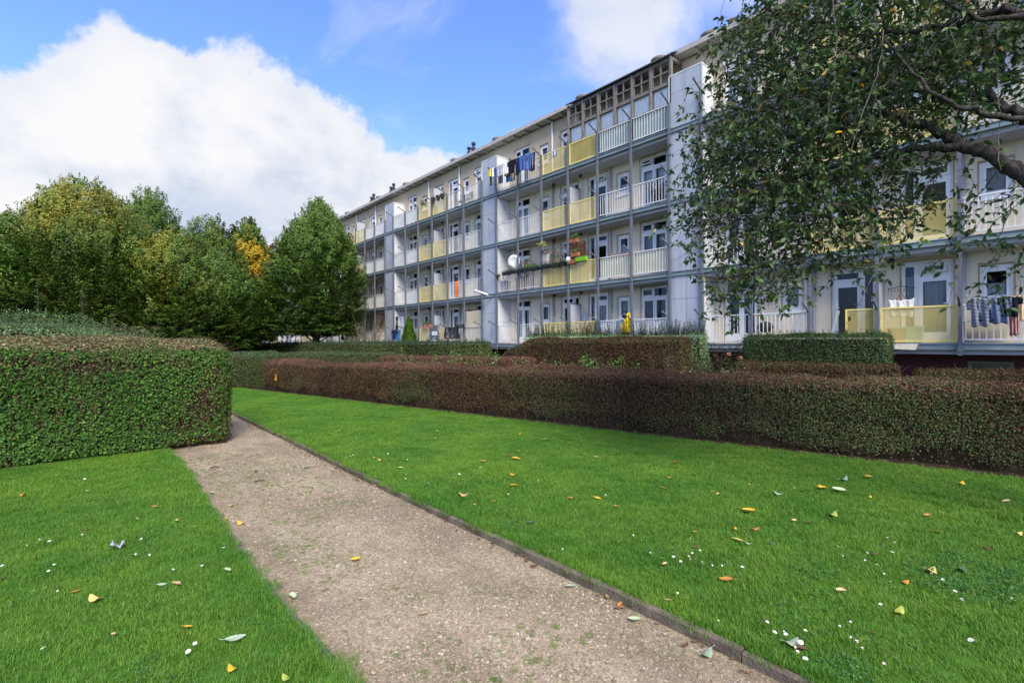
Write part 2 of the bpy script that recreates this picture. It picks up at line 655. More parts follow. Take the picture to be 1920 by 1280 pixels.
def meshpanel_me(wd=1.60):
    b = MB()
    z0, z1, f = .03, 1.0, .045
    b.box(-.02, 0, z0, .02, wd, z0 + f); b.box(-.02, 0, z1 - f, .02, wd, z1)
    b.box(-.02, 0, z0 + f, .02, f, z1 - f); b.box(-.02, wd - f, z0 + f, .02, wd, z1 - f)
    a0, a1, c0, c1 = f, wd - f, z0 + f, z1 - f
    hh = c1 - c0
    px, sl = .074, .62           # spacing, slope dz/dy
    th = .0066
    run = hh / sl
    for sgn in (1, -1):
        k = -run
        while k < (a1 - a0):
            ya, yb = a0 + k, a0 + k + run
            za, zb = (c0, c1) if sgn > 0 else (c1, c0)
            p, q = [ya, za], [yb, zb]
            m = (zb - za) / (yb - ya)
            if p[0] < a0:
                p = [a0, za + m * (a0 - ya)]
            if q[0] > a1:
                q = [a1, za + m * (a1 - ya)]
            if q[0] - p[0] > .01:
                x = .003 * sgn
                b.poly([(x, p[0], p[1] - th), (x, q[0], q[1] - th), (x, q[0], q[1] + th), (x, p[0], p[1] + th)])
            k += px
    return b.mesh('yellow_mesh_panel', m_yellow)


rail_me, mesh_me = railing_me(), meshpanel_me()
RAILS = {}


def post_me():
    b = MB(); b.box(0, -.042, 1.22, .085, .042, FL[3] + 1.0)
    for z in FL:
        b.box(-.012, -.06, z - .22, .097, .06, z - .16)
        b.box(.086, -.065, z - .16, .12, .065, z + .02)
    return b.mesh('steel_post', m_post)


def arm_me():
    b = MB(); b.bar((.04, 0, 0), (-.50, 0, .22), .045)
    b.box(-.53, -.035, .18, -.47, .035, .27)
    return b.mesh('clothesline_arm', m_post)


pm_, am_ = post_me(), arm_me()


def divider_me():
    b = MB()
    b.box(.12, -.012, .18, .84, .012, 1.82)
    b.cur = 1
    b.bar((.10, 0, 0), (.10, 0, 1.86), .04); b.bar((.86, 0, 0), (.86, 0, 1.86), .04)
    b.bar((.08, 0, 1.86), (.88, 0, 1.86), .04); b.bar((.12, 0, .16), (.84, 0, .16), .03)
    return b.mesh('balcony_divider', [m_div, m_post])


dv_ = divider_me()


def slab_me():
    Lg = 6 * BAY
    b = MB(); b.box(.14, 0, -.30, .995, Lg, -.155)
    b.box(.10, 0, -.154, .995, Lg, 0)
    return b.mesh('balcony_slab', m_slab)


def beam_me(Lg):
    b = MB(); b.box(.03, 0, -.175, .095, Lg, -.01); b.box(.0, 0, -.175, .029, Lg, -.155); b.box(.0, 0, -.03, .029, Lg, -.01)
    return b.mesh('edge_beam', m_beam)


sl_, bm_, bm2_ = slab_me(), beam_me(6 * BAY), beam_me(1.27)


def shaft_me():
    Lg = 1.27
    z0 = 1.25
    b = MB()
    b.box(.09, .01, z0, .99, Lg - .01, 11.72)
    b.cur = 1
    lv = [1.26] + [z for f in FL[:] for z in (f - .2, f)] + [11.78]
    edges = [(1.26, FL[0] - .2)] + [(FL[i] + .01, FL[i + 1] - .20) for i in range(3)] + [(FL[3] + .01, 11.78)]
    for (a, c) in edges:
        if c - a < .2:
            continue
        hs = [(a, c)] if c - a < 1.5 else [(a, a + (c - a) * .66 - .006), (a + (c - a) * .66 + .006, c)]
        for (p, q) in hs:
            b.box(.05, .0, p, .089, Lg / 2 - .005, q); b.box(.05, Lg / 2 + .005, p, .089, Lg, q)
    b.cur = 2
    b.box(.04, -.02, 11.781, .995, Lg + .02, 11.83)
    b.box(.03, -.03, FL[3] + .02, .06, -.001, 11.78); b.box(.03, Lg + .001, FL[3] + .02, .06, Lg + .03, 11.78)
    return b.mesh('service_shaft', [m_side, m_shaft, m_side])


def shaft_side_me():
    b = MB()
    for i, z in enumerate(FL):
        top = 11.76 if i == 3 else FL[i + 1] - .32
        b.box(.13, 0, z + .03, .985, .012, z + 1.15); b.box(.13, 0, z + 1.18, .985, .012, top)
    return b.mesh('shaft_side_panel', m_side)


sh_, ss_ = shaft_me(), shaft_side_me()

for k, U in enumerate(UNITS):
    kk = k - 1     # 0 is the middle unit of the picture
    for fi, z in enumerate(FL):
        sl = wpart('balcony_slab', sl_, block, (XF, U, z))
        link('edge_beam', bm_, sl)
        wpart('balcony_divider', dv_, block, (XF, U + 3 * BAY + .001, z))
        for i in range(6):
            y = U + i * BAY + .052
            if i in (2, 3):
                if kk == -1 and fi == 0 and i == 3:
                    me = meshpanel_me(.72)
                    o = wpart('yellow_mesh_panel', me, block, (XB, y, z))
                else:
                    o = wpart('yellow_mesh_panel', mesh_me, block, (XB, y, z))
            else:
                o = wpart('white_railing', rail_me, block, (XB, y, z))
            RAILS[(kk, fi, i)] = o
        for nm, wset, cat in (('french_r', W_R, 'french_door'), ('french_l', W_L, 'french_door'), ('small_r', W_S, 'small_window'), ('small_l', W_S, 'small_window'), ('door_r', D_R, 'balcony_door'), ('door_l', D_L, 'balcony_door')):
            a, b_, c, d = OPEN[nm]
            rr = R.random()
            key = nm if 'french' in nm else ('small' if 'small' in nm else 'door')
            cl = CUR[key]
            cu = cl[R.randrange(len(cl))] if rr < (.85 if key != 'door' else .45) else None
            o = put_window(nm, wset[0], wset[1], (WX, U + a, z + c), cu, cat)
            link('opening_trim', TRIM[nm], o)
            if key != 'small' and R.random() < .22:
                g = wset[2][1]
                link('fanlight', tilt_me, o, (-.03, (g[0] + g[1]) / 2, g[3] + .03), (0, .45, 0))
    for i in range(7):
        p = wpart('steel_post', pm_, block, (XF - .06, U + i * BAY, 0))
        if kk in (-1, 0, 1):
            for z in FL:
                link('clothesline_arm', am_, p, (0, 0, z + .97))
    for yy in (3.40, 6.93):
        b = MB(); b.tube([(0, 0, 1.3), (0, 0, 9.5)], .05, 10); b.cur = 1
        b.tube([(0, 0, 9.501), (0, 0, EAVE)], .05, 10)
        for zz in (2.8, 5.5, 8.3, 11.0):
            b.box(-.02, -.07, zz, .09, .07, zz + .04)
        wpart('drainpipe', b.mesh('drainpipe', [m_pipeg, m_wframe]), block, (XW - .07, U + yy, 0))
    s = wpart('service_shaft', sh_, block, (XF, U + 10.23, 0))
    link('side_panel', ss_, s, (0, -.014, 0)); link('side_panel', ss_, s, (0, 1.272, 0))
    for z in FL:
        link('edge_beam', bm2_, s, (0, 0, z))
# shaft, wall and plain slabs beyond the right-hand frame edge
s = wpart('service_shaft', sh_, block, (XF, UNITS[0] - 1.27, 0)); link('side_panel', ss_, s, (0, 1.272, 0))
b = MB()
for z in FL:
    b.box(XF + .14, Y_LO, z - .30, XW - .005, UNITS[0] - 1.29, z)
wpart('balcony_slab', b.mesh('balcony_slab', m_slab), block)
# plinth vents
b = MB(); b.holed(0, .05, 0, .86, 0, .30, [(.08, .78, .06, .24)])
for i in range(6):
    b.box(.02, .081, .07 + i * .028, .045, .779, .085 + i * .028)
vm = b.mesh('plinth_vent', m_vent)
for y in (.62, 9.22 + 8.9, 9.22 + .9, 9.22 + 11.5 + 2):
    wpart('plinth_vent', vm, block, (XW - .072, y - .43, .74))

# ---- timber and glass enclosure on the top middle balcony
E0, E1, EX = 9.19, 9.22 + 3 * BAY + .03, XF + .10
en = MB()
zb, zt = FL[3] + 1.0, 12.60
hs = []
wd = (E1 - E0) / 6
for i in range(6):
    a, b_ = E0 + i * wd, E0 + (i + 1) * wd
    hs += [(a + .075, b_ - .075, zb + .06, 11.54), (a + .10, b_ - .10, 11.69, 12.47)]
en.holed(EX, EX + .07, E0, E1, zb, zt, hs)
for i in range(7):
    y = E0 + i * wd
    en.box(EX - .05, y - .036, zb, EX - .001, y + .036, zt)
en.holed(EX - .02, EX - .001, E0 + .05, E1 - .05, 11.55, 11.67, [])
encl = wpart('balcony_enclosure', en.mesh('balcony_enclosure', m_wood), block)
# end walls with a glazed light each
for yy in (E0, E1 - .06):
    eb = MB()
    eb.box(EX + .071, yy, FL[3] + .02, XW - .01, yy + .06, 11.6)
    eb.box(EX + .071, yy, 11.601, EX + .16, yy + .06, zt); eb.box(XW - .1, yy, 11.601, XW - .01, yy + .06, 12.7)
    eb.bar((EX + .1, yy + .03, zt - .02), (XW - .03, yy + .03, 12.63), .09)
    link('end_frame', eb.mesh('end_frame', m_wood), encl)
gl = MB()
mun = MB()
for (a, b_, c, d) in hs:
    pane(gl, a, b_, c, d, EX + .05)
    if c > 11.6:
        mun = MB()
        my, mz = (a + b_) / 2, (c + d) / 2
        mun.box(EX - .01, my - .02, c, EX + .045, my + .02, d)
        mun.box(EX - .012, a, mz - .025, EX + .043, my - .026, mz + .025); mun.box(EX - .012, my + .026, mz - .025, EX + .043, b_, mz + .025)
        link('glazing_bars', mun.mesh('glazing_bars', m_wood), encl)
link('pane', gl.mesh('pane', CLEAR), encl)
cb = MB()
for i in range(6):
    a, b_ = E0 + i * wd + .07, E0 + (i + 1) * wd - .07
    me = curtain_me('c', m_curtw, a, b_, zb + .02, 11.58, 30 + i)
    n0 = len(cb.v)
    cb.v += [(v.co.x + EX - .04, v.co.y, v.co.z) for v in me.vertices]
    for f in me.polygons:
        cb.face([n0 + q for q in f.vertices])
link('curtain', cb.mesh('curtain', M('pale_net_curtain', (.88, .89, .90), (.76, .78, .80), 4, .9, .1, stretch=(1, 6, .3)), True), encl)
co = MB()
n = 90
for i in range(n + 1):
    y = E0 - .06 + (E1 - E0 + .12) * i / n
    dz = .022 * math.cos(i * PI)
    co.v += [(EX - .14, y, zt + .05 + dz), (XW - .2, y, 13.09 + dz), (EX - .14, y, zt + .02 + dz), (XW - .2, y, 13.06 + dz)]
for i in range(n):
    q = 4 * i
    co.face((q, q + 1, q + 5, q + 4)); co.face((q + 2, q + 6, q + 7, q + 3)); co.face((q, q + 4, q + 6, q + 2))
link('enclosure_roof', co.mesh('enclosure_roof', m_corr), encl)
# mint boards behind the two white railings under the enclosure, woven screen one floor down
b = MB(); b.box(0, 0, .10, .02, 1.6, .95)
for i in (0, 1):
    link('backing_board', b.mesh('backing_board', m_mint), RAILS[(0, 3, i)], (.05, 0, 0))
m_reed = M('pale_woven_screen', (.50, .48, .30), (.60, .60, .46), 14, .8, stretch=(1, 1, 3))
b2 = MB(); b2.box(0, 0, .12, .015, 1.6, .94)
for i in (0, 1):
    link('woven_screen', b2.mesh('woven_screen', m_reed), RAILS[(0, 1, i)], (.05, 0, 0))
m_cane = M('beige_cane_screen', (.52, .44, .31), (.60, .52, .38), 10, .85, stretch=(1, 8, .4))
b3 = MB(); b3.box(0, 0, .05, .02, 1.6, 1.9)
link('cane_screen', b3.mesh('cane_screen', m_cane), RAILS[(1, 0, 0)], (.05, 0, 0))
b4 = MB(); b4.box(0, 0, .12, .015, 1.6, .93)
m_scr = M('white_screen_cloth', (.66, .68, .68), (.58, .60, .60), 4, .9)
for (k_, f_, i_) in ((1, 2, 4), (1, 1, 4), (1, 3, 5), (2, 2, 0), (2, 1, 0), (2, 3, 0), (2, 3, 1), (2, 2, 1), (1, 2, 5), (1, 3, 4), (0, 0, 0), (0, 0, 1)):
    link('screen_cloth', b4.mesh('screen_cloth', m_scr), RAILS[(k_, f_, i_)], (.06, 0, 0))
SUN_E, SKY_S, CLOUD_V, EXPO = 4.2, .15, .68, 0.54
# ------------------------------------------------------------------ ground, lawns, path
def grassground():
    return M('lawn_soil', (.05, .125, .014), (.07, .155, .02), 9, .95, .1, .4, 90, c3=(.06, .10, .02), s3=1.2, f3=.58)


def gravelmat():
    m, nt, N, L = newmat('gravel')
    out = N.new('ShaderNodeOutputMaterial')
    p = N.new('ShaderNodeBsdfPrincipled')
    p.inputs['Roughness'].default_value = .92
    p.inputs['Specular IOR Level'].default_value = .15
    tc = N.new('ShaderNodeTexCoord')

    def ramp(src, a, b, ca, cb):
        r = N.new('ShaderNodeValToRGB')
        r.color_ramp.elements[0].position, r.color_ramp.elements[1].position = a, b
        r.color_ramp.elements[0].color, r.color_ramp.elements[1].color = rgba(ca), rgba(cb)
        L.new(src, r.inputs[0])
        return r.outputs[0]

    def noise(s, d=6, st=(1, 1, 1)):
        mp = N.new('ShaderNodeMapping')
        mp.inputs['Scale'].default_value = st
        L.new(tc.outputs['Object'], mp.inputs[0])
        n = N.new('ShaderNodeTexNoise')
        n.inputs['Scale'].default_value = s
        n.inputs['Detail'].default_value = d
        n.inputs['Roughness'].default_value = .65
        L.new(mp.outputs[0], n.inputs['Vector'])
        return n.outputs['Fac']

    def mix(f, a, b, mode='MIX'):
        x = N.new('ShaderNodeMix')
        x.data_type = 'RGBA'
        x.blend_type = mode
        for s, v in ((0, f), (6, a), (7, b)):
            if isinstance(v, (int, float)):
                x.inputs[s].default_value = v
            elif isinstance(v, tuple):
                x.inputs[s].default_value = rgba(v)
            else:
                L.new(v, x.inputs[s])
        return x.outputs[2]
    vo = N.new('ShaderNodeTexVoronoi')
    vo.inputs['Scale'].default_value = 62
    L.new(tc.outputs['Object'], vo.inputs['Vector'])
    v2 = N.new('ShaderNodeTexVoronoi')
    v2.inputs['Scale'].default_value = 170
    L.new(tc.outputs['Object'], v2.inputs['Vector'])
    stone = ramp(vo.outputs['Color'], .1, .95, (.13, .095, .058), (.58, .48, .335))
    stone2 = ramp(v2.outputs['Color'], .1, .9, (.14, .105, .066), (.48, .395, .275))
    base = mix(.5, stone, stone2)
    dirt = ramp(noise(1.6, 7, (1, .6, 1)), .44, .58, (0, 0, 0), (1, 1, 1))
    base = mix(dirt, base, mix(.45, base, (.135, .095, .065)))
    pale = ramp(noise(.55, 4, (1.6, .3, 1)), .45, .7, (0, 0, 0), (1, 1, 1))
    base = mix(math_mul(N, L, pale, .3), base, (.48, .40, .285))
    moss = ramp(noise(2.3, 8, (1, .5, 1)), .46, .62, (0, 0, 0), (1, 1, 1))
    fine = ramp(noise(38, 4), .42, .60, (0, 0, 0), (1, 1, 1))
    base = mix(math_mul(N, L, mix(1.0, moss, fine, 'MULTIPLY'), .8), base, (.115, .125, .045))
    sx = N.new('ShaderNodeSeparateXYZ')
    L.new(tc.outputs['Object'], sx.inputs[0])
    ab = N.new('ShaderNodeMath'); ab.operation = 'SUBTRACT'; ab.inputs[1].default_value = 1.70
    L.new(sx.outputs['X'], ab.inputs[0])
    aa = N.new('ShaderNodeMath'); aa.operation = 'ABSOLUTE'
    L.new(ab.outputs[0], aa.inputs[0])
    wob = N.new('ShaderNodeMath'); wob.operation = 'MULTIPLY_ADD'; wob.inputs[1].default_value = .7
    L.new(noise(1.9, 6, (1, .7, 1)), wob.inputs[0]); L.new(aa.outputs[0], wob.inputs[2])
    rim = ramp(wob.outputs[0], .72, 1.12, (0, 0, 0), (1, 1, 1))
    base = mix(math_mul(N, L, rim, .62), base, mix(.3, base, (.12, .085, .06)))
    L.new(base, p.inputs['Base Color'])
    b1 = N.new('ShaderNodeBump')
    b1.inputs['Strength'].default_value = .55
    b1.inputs['Distance'].default_value = .006
    L.new(vo.outputs['Distance'], b1.inputs['Height'])
    b2 = N.new('ShaderNodeBump')
    b2.inputs['Strength'].default_value = .5
    b2.inputs['Distance'].default_value = .02
    L.new(noise(14, 6), b2.inputs['Height'])
    L.new(b1.outputs[0], b2.inputs['Normal'])
    L.new(b2.outputs[0], p.inputs['Normal'])
    L.new(p.outputs[0], out.inputs[0])
    return m


def math_mul(N, L, a, f):
    n = N.new('ShaderNodeMath')
    n.operation = 'MULTIPLY'
    L.new(a, n.inputs[0])
    n.inputs[1].default_value = f
    return n.outputs[0]


m_lawn = grassground()
m_grav = gravelmat()
m_soil = M('dark_soil', (.022, .015, .011), (.05, .035, .026), 14, .95, .1, .8, 45)
m_kerb = M('weathered_concrete_edging', (.10, .082, .060), (.185, .155, .115), 9, .9, .15, .5, 60, c3=(.07, .066, .038), s3=3, f3=.50)
m_strip = M('grey_edging_strip', (.11, .105, .095), (.19, .18, .165), 12, .9, .15, .5, 60)


def sheet(name, pts, z, mat, kind='structure', thick=None, sub=None):
    b = MB()
    b.poly([(x, y, z) for x, y in pts])
    return tag(link(name, b.mesh(name, mat)), kind=kind)


b = MB(); b.poly([(-400, -400, -.10), (400, -400, -.10), (400, 400, -.10), (-400, 400, -.10)])
tag(link('ground', b.mesh('ground', M('rough_grass', (.03, .06, .014), (.05, .075, .02), 1.5, .95, .1, c3=(.07, .06, .03), s3=.25))), kind='structure')


def kerb_x(y):
    return 2.50 + .0010 * max(0, y - 3) ** 2 + .012 * math.sin(y * .9)


def lawn_x(y):
    return 7.93 - .2 * y


def path_x(y):
    return .955 + .025 * math.sin(y * 1.1) + (.0 if y < 3 else .006 * (y - 3))


ys = np.arange(-5, 20.01, .5)
LZ = .035
b = MB()
for i, y in enumerate(ys):
    b.v += [(kerb_x(y) + .044, y, LZ), (lawn_x(y) + .08 * math.sin(y * 2.3) * .4, y, LZ)]
for i in range(len(ys) - 1):
    b.face((2 * i, 2 * i + 1, 2 * i + 3, 2 * i + 2))
tag(link('lawn', b.mesh('lawn', m_lawn)), kind='structure')
b = MB()
yl = [y for y in ys if y <= 9.5]
for y in yl:
    b.v += [(-14, y, .012), (path_x(y) - .045, y, .012)]
for i in range(len(yl) - 1):
    b.face((2 * i, 2 * i + 1, 2 * i + 3, 2 * i + 2))
tag(link('lawn', b.mesh('lawn', m_lawn)), kind='structure')
b = MB()
yp = np.arange(-5, 40.01, .5)
for y in yp:
    b.v += [(.5 if y < 9.6 else 1.2, y, -.02), (kerb_x(min(y, 22)) + .02, y, -.02)]
for i in range(len(yp) - 1):
    b.face((2 * i, 2 * i + 1, 2 * i + 3, 2 * i + 2))
tag(link('path', b.mesh('path', m_grav)), kind='structure')
# kerb of one-metre concrete lengths, and the flush edging on the left
b = MB()
y = -5.0
rk = random.Random(5)
while y < 19:
    y2 = y + 1.0 - .006
    j = rk.uniform(-.006, .006); h = rk.uniform(-.006, .006)
    x0, x1 = kerb_x(y) + j, kerb_x(y2) + rk.uniform(-.006, .006)
    n0 = len(b.v)
    for (yy, xx) in ((y, x0), (y2, x1)):
        b.v += [(xx, yy, -.08), (xx + .044, yy, -.08), (xx + .044, yy, .034 + h), (xx + .036, yy, .042 + h), (xx + .007, yy, .042 + h), (xx, yy, .034 + h)]
    for k in range(6):
        b.face((n0 + k, n0 + (k + 1) % 6, n0 + 6 + (k + 1) % 6, n0 + 6 + k))
    b.face([n0 + k for k in range(6)][::-1]); b.face([n0 + 6 + k for k in range(6)])
    y += 1.0
tag(link('path_kerb', b.mesh('path_kerb', m_kerb)), kind='structure')
b = MB()
for y in yl:
    w_ = .040 + .010 * math.sin(y * 3.1)
    b.v += [(path_x(y) - .045, y, -.05), (path_x(y) - .045, y, .006), (path_x(y) - .045 + w_, y, .002), (path_x(y) - .045 + w_, y, -.05)]
for i in range(len(yl) - 1):
    for k in range(3):
        b.face((4 * i + k, 4 * i + 4 + k, 4 * i + 5 + k, 4 * i + 1 + k))
tag(link('edging_strip', b.mesh('edging_strip', m_strip)), kind='structure')
b = MB()
for y in ys:
    x = lawn_x(y)
    b.v += [(x - .03 + .03 * math.sin(y * 2.9), y, .042), (x + .25, y, .035), (x + 1.6, y, .03)]
for i in range(len(ys) - 1):
    for k in range(2):
        b.face((3 * i + k, 3 * i + 1 + k, 3 * i + 4 + k, 3 * i + 3 + k))
tag(link('soil_bed', b.mesh('soil_bed', m_soil)), kind='structure')
b = MB(); b.poly([(7, -8, -.05), (17.6, -8, -.05), (17.6, 40, -.05), (4.2, 40, -.05), (5.6, 20, -.05)])
tag(link('garden_soil', b.mesh('garden_soil', m_soil)), kind='structure')

# ------------------------------------------------------------------ scattered grass, clover and pebbles (stuff)
SRC = bpy.data.collections.new('scatter_sources')


def src(name, me):
    o = bpy.data.objects.new(name, me)
    SRC.objects.link(o)
    return o


def gn_scatter(name, P, rot, scl, objs, idx):
    me = bpy.data.meshes.new(name)
    me.vertices.add(len(P))
    me.vertices.foreach_set('co', np.ascontiguousarray(P, dtype=np.float32).ravel())
    for nm, tp, ar in (('rz', 'FLOAT', rot), ('sc', 'FLOAT', scl), ('ix', 'INT', idx)):
        at = me.attributes.new(nm, tp, 'POINT')
        at.data.foreach_set('value', np.ascontiguousarray(ar, dtype=np.float32 if tp == 'FLOAT' else np.int32))
    o = link(name, me)
    ng = bpy.data.node_groups.new(name, 'GeometryNodeTree')
    ng.interface.new_socket('Geometry', in_out='INPUT', socket_type='NodeSocketGeometry')
    ng.interface.new_socket('Geometry', in_out='OUTPUT', socket_type='NodeSocketGeometry')
    N, L = ng.nodes, ng.links
    gi, go = N.new('NodeGroupInput'), N.new('NodeGroupOutput')
    col = bpy.data.collections.new(name + '_sources')
    for q in objs:
        col.objects.link(q)
    ci = N.new('GeometryNodeCollectionInfo')
    ci.inputs['Collection'].default_value = col
    ci.inputs['Separate Children'].default_value = True
    ci.inputs['Reset Children'].default_value = True
    ip = N.new('GeometryNodeInstanceOnPoints')
    ip.inputs['Pick Instance'].default_value = True
    L.new(gi.outputs[0], ip.inputs['Points'])
    L.new(ci.outputs[0], ip.inputs['Instance'])

    def attr(nm, tp):
        a = N.new('GeometryNodeInputNamedAttribute')
        a.data_type = tp
        a.inputs['Name'].default_value = nm
        return a.outputs[0]
    L.new(attr('ix', 'INT'), ip.inputs['Instance Index'])
    cx = N.new('ShaderNodeCombineXYZ')
    L.new(attr('rz', 'FLOAT'), cx.inputs['Z'])
    L.new(cx.outputs[0], ip.inputs['Rotation'])
    L.new(attr('sc', 'FLOAT'), ip.inputs['Scale'])
    L.new(ip.outputs[0], go.inputs[0])
    md = o.modifiers.new('scatter', 'NODES')
    md.node_group = ng
    return tag(o, kind='stuff')


def grassmat():
    m, nt, N, L = newmat('grass_blade')
    out = N.new('ShaderNodeOutputMaterial')
    a = N.new('ShaderNodeAttribute'); a.attribute_name = 'col'
    oi = N.new('ShaderNodeObjectInfo')
    ge = N.new('ShaderNodeNewGeometry')
    n = N.new('ShaderNodeTexNoise'); n.inputs['Scale'].default_value = .9; n.inputs['Detail'].default_value = 5; n.inputs['Roughness'].default_value = .65
    L.new(ge.outputs['Position'], n.inputs['Vector'])
    r = N.new('ShaderNodeValToRGB')
    r.color_ramp.elements[0].position = .34; r.color_ramp.elements[0].color = (.60, .80, .70, 1)
    r.color_ramp.elements[1].position = .68; r.color_ramp.elements[1].color = (1.30, 1.16, 1.0, 1)
    L.new(n.outputs['Fac'], r.inputs[0])
    mx = N.new('ShaderNodeMix'); mx.data_type = 'RGBA'; mx.blend_type = 'MULTIPLY'; mx.inputs[0].default_value = 1
    L.new(a.outputs['Color'], mx.inputs[6]); L.new(r.outputs[0], mx.inputs[7])
    p = N.new('ShaderNodeBsdfPrincipled'); p.inputs['Roughness'].default_value = .5; p.inputs['Specular IOR Level'].default_value = .3
    t = N.new('ShaderNodeBsdfTranslucent')
    ms = N.new('ShaderNodeMixShader'); ms.inputs[0].default_value = .3
    L.new(mx.outputs[2], p.inputs['Base Color']); L.new(mx.outputs[2], t.inputs['Color'])
    L.new(p.outputs[0], ms.inputs[1]); L.new(t.outputs[0], ms.inputs[2])
    L.new(ms.outputs[0], out.inputs[0])
    return m


m_blade = grassmat()


def tuft(name, n, rad, h0, h1, w, seed, lean=.5):
    g = np.random.default_rng(seed)
    a = g.uniform(0, 2 * PI, n); r = rad * np.sqrt(g.uniform(0, 1, n))
    P = np.stack([r * np.cos(a), r * np.sin(a), np.zeros(n)], 1)
    th = g.uniform(0, 2 * PI, n) * .35 + g.uniform(0, 2 * PI)
    th = np.where(g.random(n) < .2, th, g.uniform(0, 2 * PI, n))
    ln = np.abs(g.normal(0, lean, n))
    D = np.stack([np.cos(th) * np.sin(ln), np.sin(th) * np.sin(ln), np.cos(ln)], 1)
    H = g.uniform(h0, h1, n)[:, None]
    side = np.stack([-np.sin(th), np.cos(th), np.zeros(n)], 1) * w * g.uniform(.7, 1.3, (n, 1))
    bend = np.stack([np.cos(th), np.sin(th), np.zeros(n)], 1)
    m1 = P + D * H * .55
    tip = P + D * H + bend * H * .35 - np.array([[0, 0, 1]]) * H * .1
    V = np.stack([P - side, P + side, m1 + side * .8, m1 - side * .8, tip + side * .12, tip - side * .12], 1)
    b = (np.arange(n) * 6)[:, None]
    Q = np.concatenate([b + np.array([[0, 1, 2, 3]]), b + np.array([[3, 2, 4, 5]])], 0)
    c = pick(GRASS_COLS, GRASS_W, n, g)
    return src(name, bulk(name, V.reshape(-1, 3), Q, m_blade, np.repeat(c, 6, 0)))


GRASS_COLS = [(0.1111, 0.2649, 0.0234), (0.1461, 0.3116, 0.0301), (0.0819, 0.2077, 0.0234), (0.1929, 0.322, 0.0502), (0.3039, 0.2803, 0.1336)]
GRASS_W = [4, 4, 3, 1.6, .25]
tufts = [tuft('grass_tuft', 170, .085, .014, .042, .00115, 50 + i) for i in range(6)]
tufts += [tuft('grass_tuft', 80, .06, .03, .065, .0013, 70 + i, .6) for i in range(2)]
g = np.random.default_rng(21)
PP, II, SC = [], [], []
zones = [(kerb_x, lawn_x, LZ, -1.0, 19.2, .045, .02), (lambda y: -9.0, path_x, .012, -.5, 9.25, 0, .10)]
for (fa, fb, z, ya, yb, ma, mb) in zones:
    n = 140000
    y = g.uniform(ya, yb, n)
    lo = np.array([fa(t) for t in y]) + ma; hi = np.array([fb(t) for t in y]) - mb
    x = lo + (hi - lo) * g.random(n)
    wmax = max(hi - lo)
    keep = g.random(n) < (hi - lo) / wmax
    dist = np.hypot(x, y)
    dep = x * SN + y * CS
    lat = x * CS - y * SN
    vis = (dep > .9) & (np.abs(lat) < dep * 1.25 + 2.2)
    dens = np.clip(1.35 - dep / 11, .42, 1)
    area = wmax * (yb - ya)
    want = 290 * area
    keep &= vis & (g.random(n) < dens * min(1, want / n))
    x, y = x[keep], y[keep]
    if want > n:
        reps = int(math.ceil(want / n))
        x = np.concatenate([x + g.normal(0, .05, len(x)) for _ in range(reps)])
        y = np.concatenate([y + g.normal(0, .05, len(y)) for _ in range(reps)])
        ok = (x > np.array([fa(t) for t in y]) + ma) & (x < np.array([fb(t) for t in y]) - mb)
        x, y = x[ok], y[ok]
    PP.append(np.stack([x, y, np.full(len(x), z - .004)], 1))
P = np.concatenate(PP)
# longer unmown fringe along both path edges
fr = []
for yv in np.arange(-.5, 9.2, .035):
    fr.append((path_x(yv) - .085 + g.normal(0, .012) + (.05 if g.random() < .22 + .3 * math.sin(yv * 2.1) ** 2 else 0), yv + g.normal(0, .02), .008))
nf = len(fr)
for yv in np.arange(-.5, 19, .05):
    fr.append((kerb_x(yv) + .075 + abs(g.normal(0, .02)), yv, LZ - .004))
for yv in np.arange(-.5, 19, .06):
    fr.append((lawn_x(yv) - .04 + g.normal(0, .03), yv, LZ))
fr = np.array(fr)
patch = LowNoise(4, 1.6)(P)
ix = g.integers(0, 6, len(P))
ix = np.where((patch > .55) & (g.random(len(P)) < .35), g.integers(6, 8, len(P)), ix)
sc = g.uniform(.75, 1.15, len(P)) * (1 + .18 * patch)
P = np.concatenate([P, fr]); ix = np.concatenate([ix, g.integers(5, 8, len(fr))]); sc = np.concatenate([sc, g.uniform(.7, 1.1, len(fr))])
print('grass tufts', len(P))
gn_scatter('grass', P, g.uniform(0, 2 * PI, len(P)), sc, tufts, ix)


def pebble(name, seed, c):
    g = np.random.default_rng(seed)
    bm = MB()
    bm.lathe([(.15, -.3), (.85, -.22), (1, 0), (.75, .3), (.2, .42)], (0, 0, 0), 7)
    v = np.array(bm.v) * np.array([1, g.uniform(.6, .9), g.uniform(.6, .9)]) + g.normal(0, .09, (len(bm.v), 3))
    bm.v = [tuple(q) for q in v * .0075]
    return src(name, bm.mesh(name, M(name + '_stone', tuple(np.array(c) * .8), c, 60, .85, .2)))


pebs = [pebble('pebble', 90 + i, c) for i, c in enumerate([(.36, .285, .21), (.28, .21, .15), (.46, .38, .29), (.20, .15, .11), (.55, .48, .40), (.31, .235, .165)])]
n = 95000
y = g.random(n) ** 1.7 * 11 + .45
x = g.uniform(.98, 2.49, n)
cl = LowNoise(9, 2.2)(np.stack([x, y, y * 0], 1))
k_ = g.random(n) < np.clip(.55 + .6 * cl, .08, 1)
x, y = x[k_], y[k_]
n = len(x)
print('pebbles', n)
gn_scatter('gravel', np.stack([x, y, np.full(n, -.019)], 1), g.uniform(0, 6.3, n), np.clip(g.lognormal(-.55, .48, n), .22, 2.1), pebs, g.choice(6, n, p=[.25, .25, .16, .14, .05, .15]))
